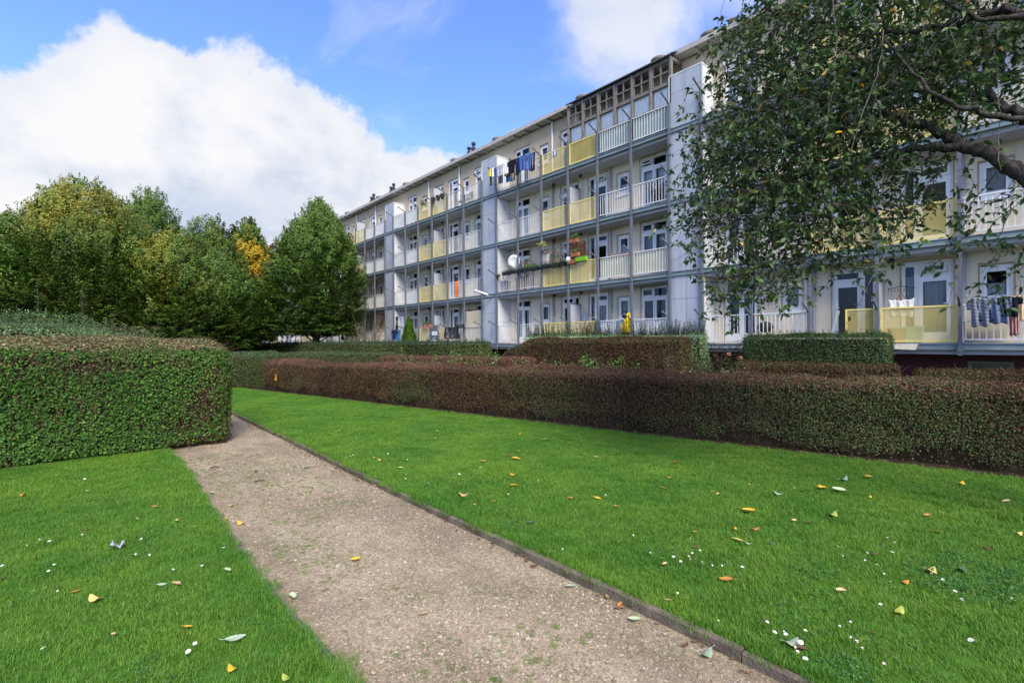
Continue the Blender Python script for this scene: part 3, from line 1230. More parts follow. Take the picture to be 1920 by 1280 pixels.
# low weeds in the gravel
n = 2600
y = g.uniform(1.6, 10, n); x = g.uniform(1.0, 2.45, n)
cl = LowNoise(12, 1.8)(np.stack([x, y, y * 0], 1))
k_ = (cl > .0) & (g.random(n) < .7) & (np.abs(x - 1.75 + .1 * y * .2) < .55)
x, y = x[k_], y[k_]
gn_scatter('path_weeds', np.stack([x, y, np.full(len(x), -.02)], 1), g.uniform(0, 6.3, len(x)), g.uniform(.10, .32, len(x)), tufts[:3], g.integers(0, 3, len(x)))


# clover / daisy-leaf patches
def clover(name, seed):
    g = np.random.default_rng(seed)
    n = 34
    a = g.uniform(0, 2 * PI, n); r = .09 * np.sqrt(g.random(n))
    P = np.stack([r * np.cos(a), r * np.sin(a), g.uniform(.02, .042, n)], 1)
    Nn = np.stack([g.normal(0, .3, n), g.normal(0, .3, n), np.ones(n)], 1)
    D = np.stack([np.cos(a), np.sin(a), np.zeros(n)], 1)
    return src(name, leaves(name, P, Nn, D, g.uniform(.010, .020, n), g.uniform(.008, .014, n), pick([(.07, .20, .04), (.09, .23, .06), (.06, .16, .055)], [1, 1, 1], n, g), LEAF))


clv = [clover('clover_tuft', 3), clover('clover_tuft', 4)]
pts = []
for (px, py, sx, sy, n) in ((1850, 1085, 75, 24, 70), (280, 1250, 35, 10, 5), (500, 1145, 40, 18, 6), (1500, 1150, 60, 35, 12), (1310, 1055, 50, 14, 8), (930, 985, 30, 14, 8), (260, 1000, 70, 20, 12), (1600, 1230, 80, 30, 10), (1560, 1060, 60, 25, 8)):
    for _ in range(n):
        q = gp(g.normal(px, sx), max(840, g.normal(py, sy)), LZ)
        pts.append(q)
pts = np.array(pts); pts[:, 2] = np.where(pts[:, 0] < 1.2, .01, LZ)
ok = ((pts[:, 0] < .9) | (pts[:, 0] > 2.62))
pts = pts[ok]
gn_scatter('clover', pts, g.uniform(0, 6.3, len(pts)), g.uniform(.6, 1.1, len(pts)), clv, g.integers(0, 2, len(pts)))
# ------------------------------------------------------------------ hedges
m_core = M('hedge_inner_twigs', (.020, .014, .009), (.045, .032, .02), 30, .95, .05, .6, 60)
m_twig = M('tan_twig', (.16, .115, .075), (.25, .19, .13), 20, .8, .15)
m_twigd = M('brown_twig', (.07, .045, .03), (.11, .075, .05), 20, .85, .15)


def hedge(name, label, A, B, W, H, colf, leaf=.03, dens=1500, seed=1, rnd=.12, amp=.03, lam=1.6, twigs=0, twm=None, twl=(.15, .45), shoots=0, shoot_h=(.15, .45), shcols=None, topslope=0.0, back=.15, z0=.06, group=None, gap=None, wide=.55, hvar=.03, fade=None, clump=0.0):
    g = np.random.default_rng(seed)
    A, B = np.array([A[0], A[1], 0.]), np.array([B[0], B[1], 0.])
    L = np.linalg.norm(B - A); e = (B - A) / L
    nn = np.array([e[1], -e[0], 0.])
    if nn @ (-(A + B) / 2) < 0:
        nn = -nn               # nn points towards the garden path: the front
    t = thing(name, label, 'hedge', (float((A + B)[0] / 2), float((A + B)[1] / 2), 0), group)
    nz = LowNoise(seed + 100, lam)
    nz2 = LowNoise(seed + 200, 1.2)
    areas = dict(front=L * H, top=L * W, enda=W * H, endb=W * H, back=L * H * back)
    S_, Wd, Z, NN = [], [], [], []
    for f, a in areas.items():
        n = int(a * dens)
        if f in ('front', 'back'):
            s_ = g.uniform(0, L, n); w_ = np.full(n, W / 2 if f == 'front' else -W / 2); z_ = g.uniform(z0, H, n)
        elif f == 'top':
            s_ = g.uniform(0, L, n); w_ = g.uniform(-W / 2, W / 2, n); z_ = np.full(n, H)
        else:
            s_ = np.full(n, 0 if f == 'enda' else L); w_ = g.uniform(-W / 2, W / 2, n); z_ = g.uniform(z0, H, n)
        S_.append(s_); Wd.append(w_); Z.append(z_)
    s_, w_, z_ = map(np.concatenate, (S_, Wd, Z))
    p = np.stack([s_, w_, z_], 1)
    r = min(rnd, W / 2 - .01)
    q = np.stack([np.clip(s_, r, L - r), np.clip(w_, -W / 2 + r, W / 2 - r), np.minimum(z_, H - r)], 1)
    d = nrm(p - q)
    p = q + d * r
    lo = nz(p * np.array([1, 1, 1.3]))
    disp = lo * amp + np.minimum(LowNoise(seed + 300, 5.5)(p), .4) * clump + g.normal(0, .022, len(p))
    p = p + d * disp[:, None]
    tz = np.clip(p[:, 2] / H, 0, 1)
    p[:, 2] += (nz2(p * np.array([1, 0, 0])) * hvar + topslope * (W / 2 - p[:, 1])) * tz ** 3
    keep = np.ones(len(p), bool)
    if gap is not None:
        keep = g.random(len(p)) < gap(p, g)
    if fade is not None:
        p = fade(p)
    p, d = p[keep], d[keep]
    n = len(p)
    bas = np.stack([e, nn, np.array([0, 0, 1.])], 0)
    org = A
    Pw = org + p @ bas
    Nw = nrm(d @ bas + g.normal(0, .42, (n, 3)) + np.array([0, 0, .25]))
    Dw = g.normal(0, 1, (n, 3)) + np.array([0, 0, -.45]) + nn * .2
    ls = leaf * g.uniform(.5, 1.3, n)
    col = colf(p, L, H, g)
    wpart('foliage', leaves('foliage', Pw - nrm(Dw) * (ls * .4)[:, None], Nw, Dw, ls, ls * wide * g.uniform(.8, 1.2, n), col, LEAF), t)
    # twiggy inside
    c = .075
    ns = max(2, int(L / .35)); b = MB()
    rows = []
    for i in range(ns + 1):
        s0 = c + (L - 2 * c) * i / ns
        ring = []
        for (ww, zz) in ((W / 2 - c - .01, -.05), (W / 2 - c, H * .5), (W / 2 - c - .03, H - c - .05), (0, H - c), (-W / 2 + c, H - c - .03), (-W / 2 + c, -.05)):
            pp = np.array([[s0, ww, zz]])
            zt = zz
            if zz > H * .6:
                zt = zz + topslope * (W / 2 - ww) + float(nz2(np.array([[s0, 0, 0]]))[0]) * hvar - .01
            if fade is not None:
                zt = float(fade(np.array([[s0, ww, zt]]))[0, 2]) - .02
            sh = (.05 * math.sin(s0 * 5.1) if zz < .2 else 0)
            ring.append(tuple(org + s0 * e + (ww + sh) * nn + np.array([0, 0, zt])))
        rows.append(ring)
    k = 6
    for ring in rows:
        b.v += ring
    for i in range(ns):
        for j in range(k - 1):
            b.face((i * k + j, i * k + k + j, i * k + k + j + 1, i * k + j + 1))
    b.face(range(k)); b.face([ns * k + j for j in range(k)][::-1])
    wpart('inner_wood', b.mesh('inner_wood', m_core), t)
    if twigs:
        n = int(L * H * twigs)
        s0 = g.uniform(0, L, n); zz = g.uniform(.05, H * .95, n)
        tl = g.uniform(twl[0], twl[1], n)
        a = org + s0[:, None] * e + (W / 2 + g.normal(-.01, .018, n))[:, None] * nn + zz[:, None] * np.array([[0, 0, 1.]])
        dd = nrm(np.array([[0, 0, 1.]]) + e * g.normal(0, .38, n)[:, None] + nn * g.normal(0, .06, n)[:, None])
        e2 = a + dd * tl[:, None]
        lim = np.minimum(e2[:, 2], H + .01)
        e2[:, 2] = lim
        nt_ = int(L * W * twigs * .8)
        a2 = org + g.uniform(0, L, nt_)[:, None] * e + g.uniform(-W / 2, W / 2, nt_)[:, None] * nn + np.array([[0, 0, H - .02]])
        a2[:, 2] += topslope * (W / 2 - ((a2 - org) @ nn))
        b2 = a2 + nrm(g.normal(0, 1, (nt_, 3)) * np.array([1, 1, .25]) + np.array([0, 0, .12])) * g.uniform(.05, .2, nt_)[:, None]
        wpart('twigs', sticks('twigs', np.concatenate([a, a2]), np.concatenate([e2, b2]), .0032, .0016, twm or m_twig), t)
    if shoots:
        n = shoots
        s0 = g.uniform(0, L, n); ww = g.uniform(-W / 2 + .05, W / 2 - .05, n)
        hh = shoot_h[0] + (shoot_h[1] - shoot_h[0]) * g.random(n) ** 2.2
        base = np.stack([s0, ww, np.full(n, H - .05)], 1)
        base[:, 2] += topslope * (W / 2 - ww)
        if fade is not None:
            base = fade(base)
        hh = hh * (1 if fade is None else np.clip(base[:, 2] / H, .45, 1))
        Bw = org + base @ bas
        dirs = nrm(np.stack([g.normal(0, .16, n), g.normal(0, .16, n), np.ones(n)], 1))
        Tp = Bw + dirs * hh[:, None]
        wpart('shoots', sticks('shoots', Bw, Tp, .004, .0015, m_twigd), t)
        PL, ND, DD, CC = [], [], [], []
        per = 16
        for i in range(n):
            m = max(5, int(per * hh[i] / .3))
            f = np.linspace(.05, 1, m)
            ang = np.arange(m) * 2.4 + g.uniform(0, 6)
            D = np.stack([np.cos(ang), np.sin(ang), np.full(m, .55)], 1)
            PL.append(Bw[i] + dirs[i] * hh[i] * f[:, None]); DD.append(D)
            ND.append(np.stack([-np.cos(ang) * .5, -np.sin(ang) * .5, np.ones(m)], 1) + g.normal(0, .3, (m, 3)))
        PL, DD, ND = map(np.concatenate, (PL, DD, ND))
        cc = pick(shcols[0], shcols[1], len(PL), g)
        ls = leaf * 1.05 * g.uniform(.7, 1.3, len(PL))
        wpart('shoot_leaves', leaves('shoot_leaves', PL, ND, DD, ls, ls * .45, cc, LEAF), t)
    return t


def blend(base, other, mask):
    return base * (1 - mask[:, None]) + other * mask[:, None]


IVY = [(0.0418, 0.114, 0.0166), (0.0626, 0.161, 0.0206), (0.0906, 0.2012, 0.0289), (0.0362, 0.0886, 0.0206), (0.1324, 0.2214, 0.0361), (0.2089, 0.2281, 0.0413)]
IVYW = [4, 4, 2.5, 3, .9, .15]
BRN = [(.10, .055, .03), (.14, .08, .045), (.075, .045, .028), (.18, .11, .065)]
LX0 = -7.0
# brown bare patches of the clipped hedge (X, Z, rx, rz, weight) measured on the front face
PATCH = [(.15, 1.33, .55, .10, .62), (-.55, 1.40, .5, .08, .5), (1.45, .70, .22, .30, .75), (1.2, .40, .3, .18, .55), (1.62, 1.15, .12, .2, .5), (-1.6, 1.30, .5, .1, .35), (1.05, 1.35, .35, .10, .35), (1.3, .12, .35, .06, .5)]


def pmask(p):
    X = LX0 + p[:, 0]
    m = np.zeros(len(p))
    for (a, b, c, d, w) in PATCH:
        m = np.maximum(m, w * np.exp(-(((X - a) / c) ** 2 + ((p[:, 2] - b) / d) ** 2)))
    return m * (p[:, 1] > .3)


def col_left(p, L, H, g):
    n = len(p)
    c = pick(IVY, IVYW, n, g)
    low = LowNoise(77, 1.8)(p)
    c = c * (1 + .22 * low)[:, None]
    br = pick(BRN, [2, 2, 2, 1], n, g) * .8
    c = blend(c, br, (g.random(n) < pmask(p) * .85).astype(float))
    top = (p[:, 2] > H - .04) & (p[:, 1] < .62)
    tb = pick([(.30, .20, .12), (.36, .26, .16), (.23, .18, .085), (.19, .22, .075), (.13, .20, .055)], [3, 2, 2, 2.2, 2.0], n, g)
    return blend(c, tb, (top & (g.random(n) < .93)).astype(float))


hedge('clipped_hedge', 'thick clipped green hedge with brown bare patches at the end of the gravel path', (LX0, 9.95), (1.86, 9.75), 1.5, 1.56, col_left, .036, 3600, 31, .28, .06, 2.2, 190, M('russet_twig', (.12, .07, .045), (.20, .13, .085), 20, .8, .15), (.08, .22), topslope=.14, gap=lambda p, g: np.clip(1 - .95 * pmask(p) - .55 * np.clip(LowNoise(55, 3.2)(p) - .35, 0, 1), .1, 1), wide=.62)

PRV = [(0.0653, 0.1232, 0.052), (0.087, 0.1595, 0.065), (0.0508, 0.0943, 0.0416), (0.145, 0.2175, 0.065), (0.116, 0.174, 0.0975)]
PRVW = [3, 3, 2, 1, 1.5]


def col_privet(p, L, H, g):
    return pick(PRV, PRVW, len(p), g) * (2.1 * (1 + .2 * LowNoise(5, 1.5)(p)))[:, None]


def fade_left(p):
    p = p.copy()
    s = np.clip((p[:, 0] + LX0 + .5) / 1.55, 0, 1)
    p[:, 2] = p[:, 2] * (1 - .17 * s ** 1.3)
    return p


hedge('overgrown_hedge', 'shaggy grey-green hedge with long upright shoots rising behind the clipped hedge', (LX0, 11.25), (1.1, 11.1), .9, 1.96, col_privet, .030, 2600, 32, .2, .10, 2.2, 60, m_twigd, shoots=2200, shoot_h=(.06, .36), shcols=([tuple(2.4 * q for q in c) for c in PRV], PRVW), hvar=.06, fade=fade_left, wide=.4)

# three very tall single shoots above that hedge
for (px, top, lab) in ((72, 522, 'tallest single leafy shoot left of its twin above the shaggy hedge'), (155, 538, 'tall single leafy shoot right of the tallest one above the shaggy hedge'), (213, 588, 'short single leafy shoot, lowest of the three above the shaggy hedge')):
    a = np.array(dp(px, 640, 8.6)); zt = 1.65 + (645 - top) / 880 * 8.6
    t = thing('sapling', lab, 'sapling', (a[0], a[1], 0), 'tall shoots above the shaggy hedge')
    b = MB(); b.tube([(a[0], a[1], 0), (a[0] + .02, a[1], 1.4), (a[0] - .01, a[1], zt)], [.012, .009, .003], 5)
    wpart('stem', b.mesh('stem', m_twigd), t)
    n = int((zt - 1.8) * 62); f = np.linspace(1.8, zt, n); ang = np.arange(n) * 2.4
    P = np.stack([np.full(n, a[0]), np.full(n, a[1]), f], 1)
    D = np.stack([np.cos(ang), np.sin(ang), np.full(n, .15)], 1)
    ls = (.085 - .04 * (f - 1.8) / (zt - 1.8))
    wpart('foliage', leaves('foliage', P, np.array([[0, 0, 1.]]) - D * .2 + rng.normal(0, .25, (n, 3)), D, ls, ls * .36, pick([(.08, .15, .06), (.10, .17, .09), (.06, .12, .05)], [1, 1, 1], n, rng)), t)

# ---- long brown barberry hedge beside the lawn
G = np.array([-.196, .981])
NB = np.array([.981, .196])
BAR = [(0.1607, 0.0728, 0.0391), (0.1134, 0.0618, 0.0307), (0.085, 0.0766, 0.0251), (0.1134, 0.1056, 0.0335), (0.2268, 0.1002, 0.049), (0.0662, 0.082, 0.0307), (0.4157, 0.1093, 0.0419), (0.3024, 0.2366, 0.0419)]
BARG = [(0.0622, 0.1008, 0.0288), (0.0829, 0.126, 0.0367), (0.0484, 0.0756, 0.0262), (0.1175, 0.1176, 0.0394), (0.0967, 0.084, 0.0367), (0.2074, 0.1512, 0.0524), (0.0691, 0.1176, 0.0589)]
BART = [(0.2118, 0.0931, 0.0756), (0.1664, 0.0752, 0.0549), (0.2571, 0.1277, 0.0915), (0.1362, 0.0827, 0.0427), (0.3026, 0.1954, 0.122)]


def col_bar(p, L, H, g):
    n = len(p)
    s = p[:, 0] / L                       # 0 = near end on the right, 1 = far end
    c1 = pick(BAR, [4, 4, 2.5, 2, 2, 1.5, .12, .15], n, g)
    c2 = pick(BARG, [3, 3, 3, 2, 2, .5, 1.5], n, g)
    low = LowNoise(8, 1.5)(p * np.array([1, 1, .8])) * 1.25
    m = np.clip(.98 - s * 1.15 + low * .8 + (.45 - p[:, 2]) * .6, 0, .95)
    c = blend(c1, c2, (g.random(n) < m).astype(float))
    top = np.clip((p[:, 2] - (H - .17)) / .12, 0, 1) * (.35 + .6 * s)
    c = blend(c, pick(BART, [3, 3, 2, 1.5, 1], n, g), (g.random(n) < top).astype(float))
    return c * ((1 + .25 * low) * (.78 + .3 * s))[:, None]


def gap_bar(p, g):
    lowz = np.clip((p[:, 2] - .06 - .09 * (1 + np.sin(p[:, 0] * 4.3 + np.sin(p[:, 0] * 1.7) * 2))) / .12, .08, 1)
    return np.where(p[:, 1] > .3, lowz, 1) * np.clip(1.1 - p[:, 0] / 26, .4, 1)


BW = .85


def bpt(y, off):
    return np.array([lawn_x(0), 0.]) + np.array([-.2, 1.]) * y + NB * off


A_, B_ = bpt(-3.6, .30 + BW / 2), bpt(17.75, .16 + BW / 2)
hedge('barberry_hedge', 'long low red-brown clipped hedge running along the lawn edge', A_, B_, BW, 1.05, col_bar, .025, 5400, 41, .15, .075, 2.3, 45, M('russet_twig', (.09, .055, .04), (.17, .115, .08), 20, .8, .15), (.12, .4), gap=gap_bar, hvar=.055, clump=.06, wide=.6, shoots=420, shoot_h=(.05, .15), shcols=(BAR, [4, 4, 2.5, 2, 2, 1.5, .1, .1]))

GRN = [(0.054, 0.104, 0.0242), (0.0743, 0.13, 0.0286), (0.1013, 0.1625, 0.0374), (0.0473, 0.078, 0.0242), (0.135, 0.156, 0.044), (0.162, 0.1105, 0.055)]


def colg(w, seed=6):
    def f(p, L, H, g):
        c = pick(GRN, w, len(p), g)
        top = (p[:, 2] > H - .06)
        c = blend(c, pick([(.10, .15, .075), (.08, .13, .06)], [1, 1], len(p), g), (top & (g.random(len(p)) < .7)).astype(float))
        return c * (1 + .25 * LowNoise(seed, 1.0)(p))[:, None]
    return f


hedge('green_hedge', 'waist-high flat-topped green hedge closing off the far end of the lawn', (3.35, 19.75), (9.4, 17.35), .8, 1.24, colg([3, 3, 2, 2, .6, .8]), .04, 1700, 42, .08, .03, 1.5, 25, m_twig, wide=.6)
hedge('green_hedge', 'small low green hedge seen just above the flat-topped hedge beside the ivy corner', (3.6, 25.6), (7.0, 24.6), .8, 1.22, colg([3, 3, 3, 2, 1, .3], 9), .05, 900, 43, .1, .03, 1.5, wide=.6)


def col_far(p, L, H, g):
    c = pick(GRN, [3, 3, 2, 2, 1.2, 1.2], len(p), g)
    s = p[:, 0]
    # neighbouring plots: darker and lighter lengths of hedge
    m = 1 + .28 * np.sin(s * .9 + 1.0) * (s < 10)
    top = (p[:, 2] > H - .08)
    c = blend(c * m[:, None], pick([(.045, .085, .05), (.06, .10, .06)], [1, 1], len(p), g), (top & (g.random(len(p)) < .75)).astype(float))
    return c


hedge('green_hedge', 'long tall green hedge in front of the far half of the block, patched yellow-green', (14.0, 17.1), (8.4, 42.5), 1.0, 1.62, col_far, .06, 800, 44, .12, .05, 1.2, 10, m_twig, shoots=1300, shoot_h=(.08, .28), shcols=(PRV, PRVW), wide=.55)


def colbar2(w):
    def f(p, L, H, g):
        n = len(p)
        low = LowNoise(18, 1.6)(p)
        c = pick(BAR, w, n, g)
        c2 = pick(BARG, [3, 2, 3, 2, 2, .3, .6], n, g)
        c = blend(c, c2, (g.random(n) < np.clip(.3 + .5 * low, 0, .85)).astype(float))
        return c * (.68 * (1 + .2 * low))[:, None]
    return f


def fade_left_end(p):
    p = p.copy()
    s = np.clip(p[:, 0] / 1.5, 0, 1)
    p[:, 2] = p[:, 2] * (.60 + .40 * np.sqrt(s))
    return p


W1 = [5, 4, 2, 1, 2, 1, .1, .1]
hedge('barberry_hedge', 'low purple-brown hedge among the roses behind the long hedge', (8.9, 17.2), (11.6, 11.5), .8, 1.08, lambda p, L, H, g: blend(pick(BART, [3, 3, 2, 2, .5], len(p), g), pick(BAR, W1, len(p), g), (g.random(len(p)) < np.clip(1.5 - p[:, 2] * 1.2, .1, 1)).astype(float)), .04, 1400, 45, .1, .03, 1.6, 20, m_twig, wide=.6)
hedge('barberry_hedge', 'shoulder-high dark mahogany hedge with a rounded left end in front of the block', (11.9, 13.2), (13.15, 6.75), 1.0, 1.72, colbar2(W1), .04, 1900, 46, .14, .06, 1.7, 25, m_twig, (.15, .5), fade=fade_left_end, wide=.6)
hedge('privet_hedge', 'dark green hedge with upright shoots behind the mahogany hedge', (12.9, 13.1), (14.2, 6.65), .8, 1.86, col_privet, .045, 1100, 47, .12, .06, 1.6, shoots=800, shoot_h=(.1, .55), shcols=([(.03, .06, .03), (.045, .08, .04), (.06, .10, .045)], [2, 2, 1]), wide=.42)
DGR = [(0.0297, 0.0648, 0.0198), (0.0459, 0.0918, 0.0264), (0.0675, 0.1242, 0.033), (0.027, 0.0473, 0.0176), (0.1013, 0.162, 0.044)]


def col_dgr(p, L, H, g):
    c = pick(DGR, [4, 4, 2, 2, .4], len(p), g)
    s = np.clip((p[:, 0] / L - .5) * 1.6, 0, .8)
    if A2R:
        s = np.clip((.5 - p[:, 0] / L) * 1.6, 0, .8)
    return blend(c, pick([(.06, .11, .04), (.08, .13, .05)], [1, 1], len(p), g), (g.random(len(p)) < s).astype(float)) * (1 + .2 * LowNoise(15, 1.8)(p))[:, None]


A2R = False
hedge('privet_hedge', 'clipped dark green hedge block standing before the yellow mesh balcony', (13.1, 5.0), (13.35, 2.05), 1.1, 1.74, col_dgr, .036, 2600, 48, .14, .05, 2.0, 20, m_twigd, shoots=420, shoot_h=(.04, .22), shcols=(DGR, [3, 3, 1, 1, .5]), wide=.5)
hedge('barberry_hedge', 'low dark brown hedge in front of the dark green hedge block', (11.75, 4.75), (12.4, 1.75), .7, 1.12, colbar2(W1), .034, 2200, 49, .1, .04, 1.8, 35, m_twig, wide=.6)
hedge('barberry_hedge', 'low brown hedge with bright green sprigs under the plinth vent', (12.75, 1.55), (13.6, -2.8), .7, 1.03, lambda p, L, H, g: blend(colbar2(W1)(p, L, H, g), pick([(.09, .17, .04)], [1], len(p), g), (g.random(len(p)) < np.clip(LowNoise(33, 2.5)(p) - .35, 0, .5)).astype(float)), .034, 2000, 50, .1, .04, 1.8, 35, m_twig, wide=.6)
# ------------------------------------------------------------------ hornbeams
m_bark = M('grey_bark', (.07, .06, .05), (.13, .115, .10), 9, .9, .1, .5, 40, stretch=(1, 1, .3))
m_barkd = M('dark_bark', (.018, .015, .013), (.075, .066, .058), 22, .9, .1, 1.0, 38, stretch=(1, 1, .6), c3=(.05, .055, .035), s3=4, f3=.58)


def hornbeam(name, label, px, depth, top, base_z, Rm, nspray, cols, w, yel=None, seed=1, leafL=.105, per=62, wid=.30, low=1.0, lead=9, expn=.55, group='hornbeams at the end of the garden'):
    g = np.random.default_rng(seed)
    c = np.array(dp(px, 640, depth)); c[2] = 0
    ht = 1.65 + (643 - top) / 880 * depth - .45
    t = thing(name, label, 'tree', tuple(c), group)
    nz = LowNoise(seed + 5, 1.1, 7)

    def radius(f, a):
        # f 0..1 from crown base to tip
        r = Rm * np.where(f < .32, .84 + .16 * np.sin(f / .32 * PI / 2), np.cos((f - .32) / .68 * PI / 2) ** expn)
        k = nz(np.stack([np.cos(a) * 1.6, np.sin(a) * 1.6, f * 3.2], 1))
        return r * (1 + .13 * k)
    n = int(nspray * 1.65)
    f = g.beta(.95, 1.25, n); a = g.uniform(0, 2 * PI, n)
    rr = radius(f, a)
    q = np.where(g.random(n) < .72, g.uniform(.80, 1.07, n), g.uniform(.25, .80, n))
    K = lead
    ka = np.arange(K) * 2 * PI / K + g.uniform(-.25, .25, K); kr = Rm * g.uniform(.28, .62, K); kh = ht - (ht - base_z) * g.uniform(.0, .13, K)
    kr[0] = .05; kh[0] = ht
    ki = np.abs(((a[:, None] - ka[None]) + PI) % (2 * PI) - PI).argmin(1)
    ki = np.where(g.random(n) < .16, 0, ki)
    z = base_z + (kh[ki] - base_z) * f
    P = np.stack([c[0] + np.cos(a) * rr * q, c[1] + np.sin(a) * rr * q, z], 1)
    wl = .30 * np.clip((f - .3) / .7, 0, 1)[:, None]
    lx = np.stack([c[0] + np.cos(ka[ki]) * kr[ki], c[1] + np.sin(ka[ki]) * kr[ki], z], 1)
    P = P * (1 - wl) + lx * wl
    out = np.stack([np.cos(a), np.sin(a), np.zeros(n)], 1)
    lift = np.clip(.05 + 1.5 * f, -.1, 1.42) + g.normal(0, .12, n)
    D = nrm(out * np.cos(lift)[:, None] + np.array([[0, 0, 1.]]) * np.sin(lift)[:, None] + g.normal(0, .14, (n, 3)))
    Ls = g.uniform(.45, 1.10, n) * (1 + .12 * f) * Rm / 3.2
    P[:, 2] += g.uniform(0, .5, n) * f ** 3
    P = P - D * (Ls * .75)[:, None]
    # leaf positions along each spray
    idx = np.repeat(np.arange(n), per); m = len(idx)
    u = g.random(m) ** .8
    S1 = nrm(np.cross(D, np.array([[0, 0, 1.]]) + out * .6)); S2 = np.cross(S1, D)
    wd = wid * Ls[idx] * np.sin(np.clip(u * .85 + .15, 0, 1) * PI) ** .6
    x1 = g.normal(0, .42, m) * wd; x2 = g.normal(0, .17, m) * wd
    LP = P[idx] + D[idx] * (u * Ls[idx])[:, None] + S1[idx] * x1[:, None] + S2[idx] * x2[:, None]
    LD = nrm(D[idx] * .9 + S1[idx] * np.sign(x1)[:, None] * .6 + g.normal(0, .35, (m, 3)))
    LN = S2[idx] * .55 + out[idx] * .25 + g.normal(0, .28, (m, 3)) + np.array([[0, 0, .6]])
    col = pick(cols, w, m, g)
    sp = g.uniform(.72, 1.3, n)
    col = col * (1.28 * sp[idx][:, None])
    tipm = np.clip((u - .72) / .2, 0, 1) * np.clip(f[idx] * 1.3, .1, .8) * g.uniform(0, 1, m)  # lit look of the young spray tips is put into the leaf colour
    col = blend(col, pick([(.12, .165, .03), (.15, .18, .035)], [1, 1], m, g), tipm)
    if yel is not None:
        yc, ymask = yel
        mk = np.array([ymask(p - c, base_z, ht) for p in P])
        mk = np.clip(mk + g.normal(0, .18, n), 0, 1)[idx] * g.uniform(.4, 1.1, m)
        col = blend(col, pick(yc, [1] * len(yc), m, g), np.clip(mk, 0, 1))
    ls = leafL * g.uniform(.7, 1.25, m)
    # shaded foliage filling the inside of the crown
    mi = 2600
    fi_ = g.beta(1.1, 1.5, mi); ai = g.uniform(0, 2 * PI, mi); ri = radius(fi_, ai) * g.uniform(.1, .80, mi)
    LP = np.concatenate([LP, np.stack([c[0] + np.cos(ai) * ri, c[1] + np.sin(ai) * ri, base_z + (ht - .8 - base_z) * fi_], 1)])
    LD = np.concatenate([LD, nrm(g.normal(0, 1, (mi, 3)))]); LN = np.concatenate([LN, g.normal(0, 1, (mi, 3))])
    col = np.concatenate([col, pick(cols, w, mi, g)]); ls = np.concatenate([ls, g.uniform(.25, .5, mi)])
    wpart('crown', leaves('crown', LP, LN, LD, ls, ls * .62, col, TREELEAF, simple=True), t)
    b = MB()
    tz = base_z + .35
    b.tube([(c[0], c[1], -.2), (c[0] + .02, c[1], base_z * .6), (c[0], c[1], tz + 1.2), (c[0], c[1], ht * .7)], [.30 * Rm / 3.2, .22 * Rm / 3.2, .16, .05], 10)
    wpart('trunk', b.mesh('trunk', m_bark, True), t)
    b = MB()
    for i in range(26):
        aa = i * 2.4 + g.uniform(-.3, .3); z0 = base_z * g.uniform(.62, 1.0) + i * .06
        ff = g.uniform(.02, .5); r1 = float(radius(np.array([ff]), np.array([aa]))[0]) * .8
        z1 = max(z0 + .25, base_z + (ht - base_z) * ff)
        mid = (c[0] + math.cos(aa) * r1 * .55, c[1] + math.sin(aa) * r1 * .55, z0 + (z1 - z0) * .38)
        b.tube([(c[0], c[1], z0), mid, (c[0] + math.cos(aa) * r1, c[1] + math.sin(aa) * r1, z1)], [.06, .04, .012], 6)
    wpart('limbs', b.mesh('limbs', m_bark, True), t)
    return t


HB = [(0.0462, 0.0989, 0.015), (0.0648, 0.132, 0.0192), (0.0351, 0.077, 0.0137), (0.0879, 0.1594, 0.0239), (0.1063, 0.132, 0.0192), (0.111, 0.0934, 0.0205)]
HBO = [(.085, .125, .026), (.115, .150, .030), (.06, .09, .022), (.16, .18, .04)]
YEL = [(.34, .28, .035), (.25, .235, .035), (.42, .30, .03), (.20, .21, .035)]
GOLD = [(.70, .42, .02), (.62, .42, .03), (.50, .34, .025)]
CX = np.array([CS, -SN, 0])


def ym_B(d, b0, h):
    lat = d @ CX; f = (d[2] - b0) / (h - b0)
    return max(0, .80 - ((lat - .9) / 2.1) ** 2 - ((f - .74) / .26) ** 2) * 1.0


def ym_G(d, b0, h):
    lat = d @ CX; f = (d[2] - b0) / (h - b0)
    return max(max(0, .8 - ((lat + .2) / 1.5) ** 2 - ((f - .80) / .30) ** 2), max(0, .6 - ((lat - .9) / 1.3) ** 2 - ((f - .45) / .3) ** 2))


def ym_E(d, b0, h):
    lat = d @ CX; f = (d[2] - b0) / (h - b0)
    return max(max(0, 1.25 - ((lat - .6) / 1.5) ** 2 - ((f - .60) / .2) ** 2), max(0, 1.0 - ((lat - 1.0) / 1.1) ** 2 - ((f - .38) / .14) ** 2))


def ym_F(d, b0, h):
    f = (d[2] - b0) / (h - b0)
    return max(0, f - .55) * .35


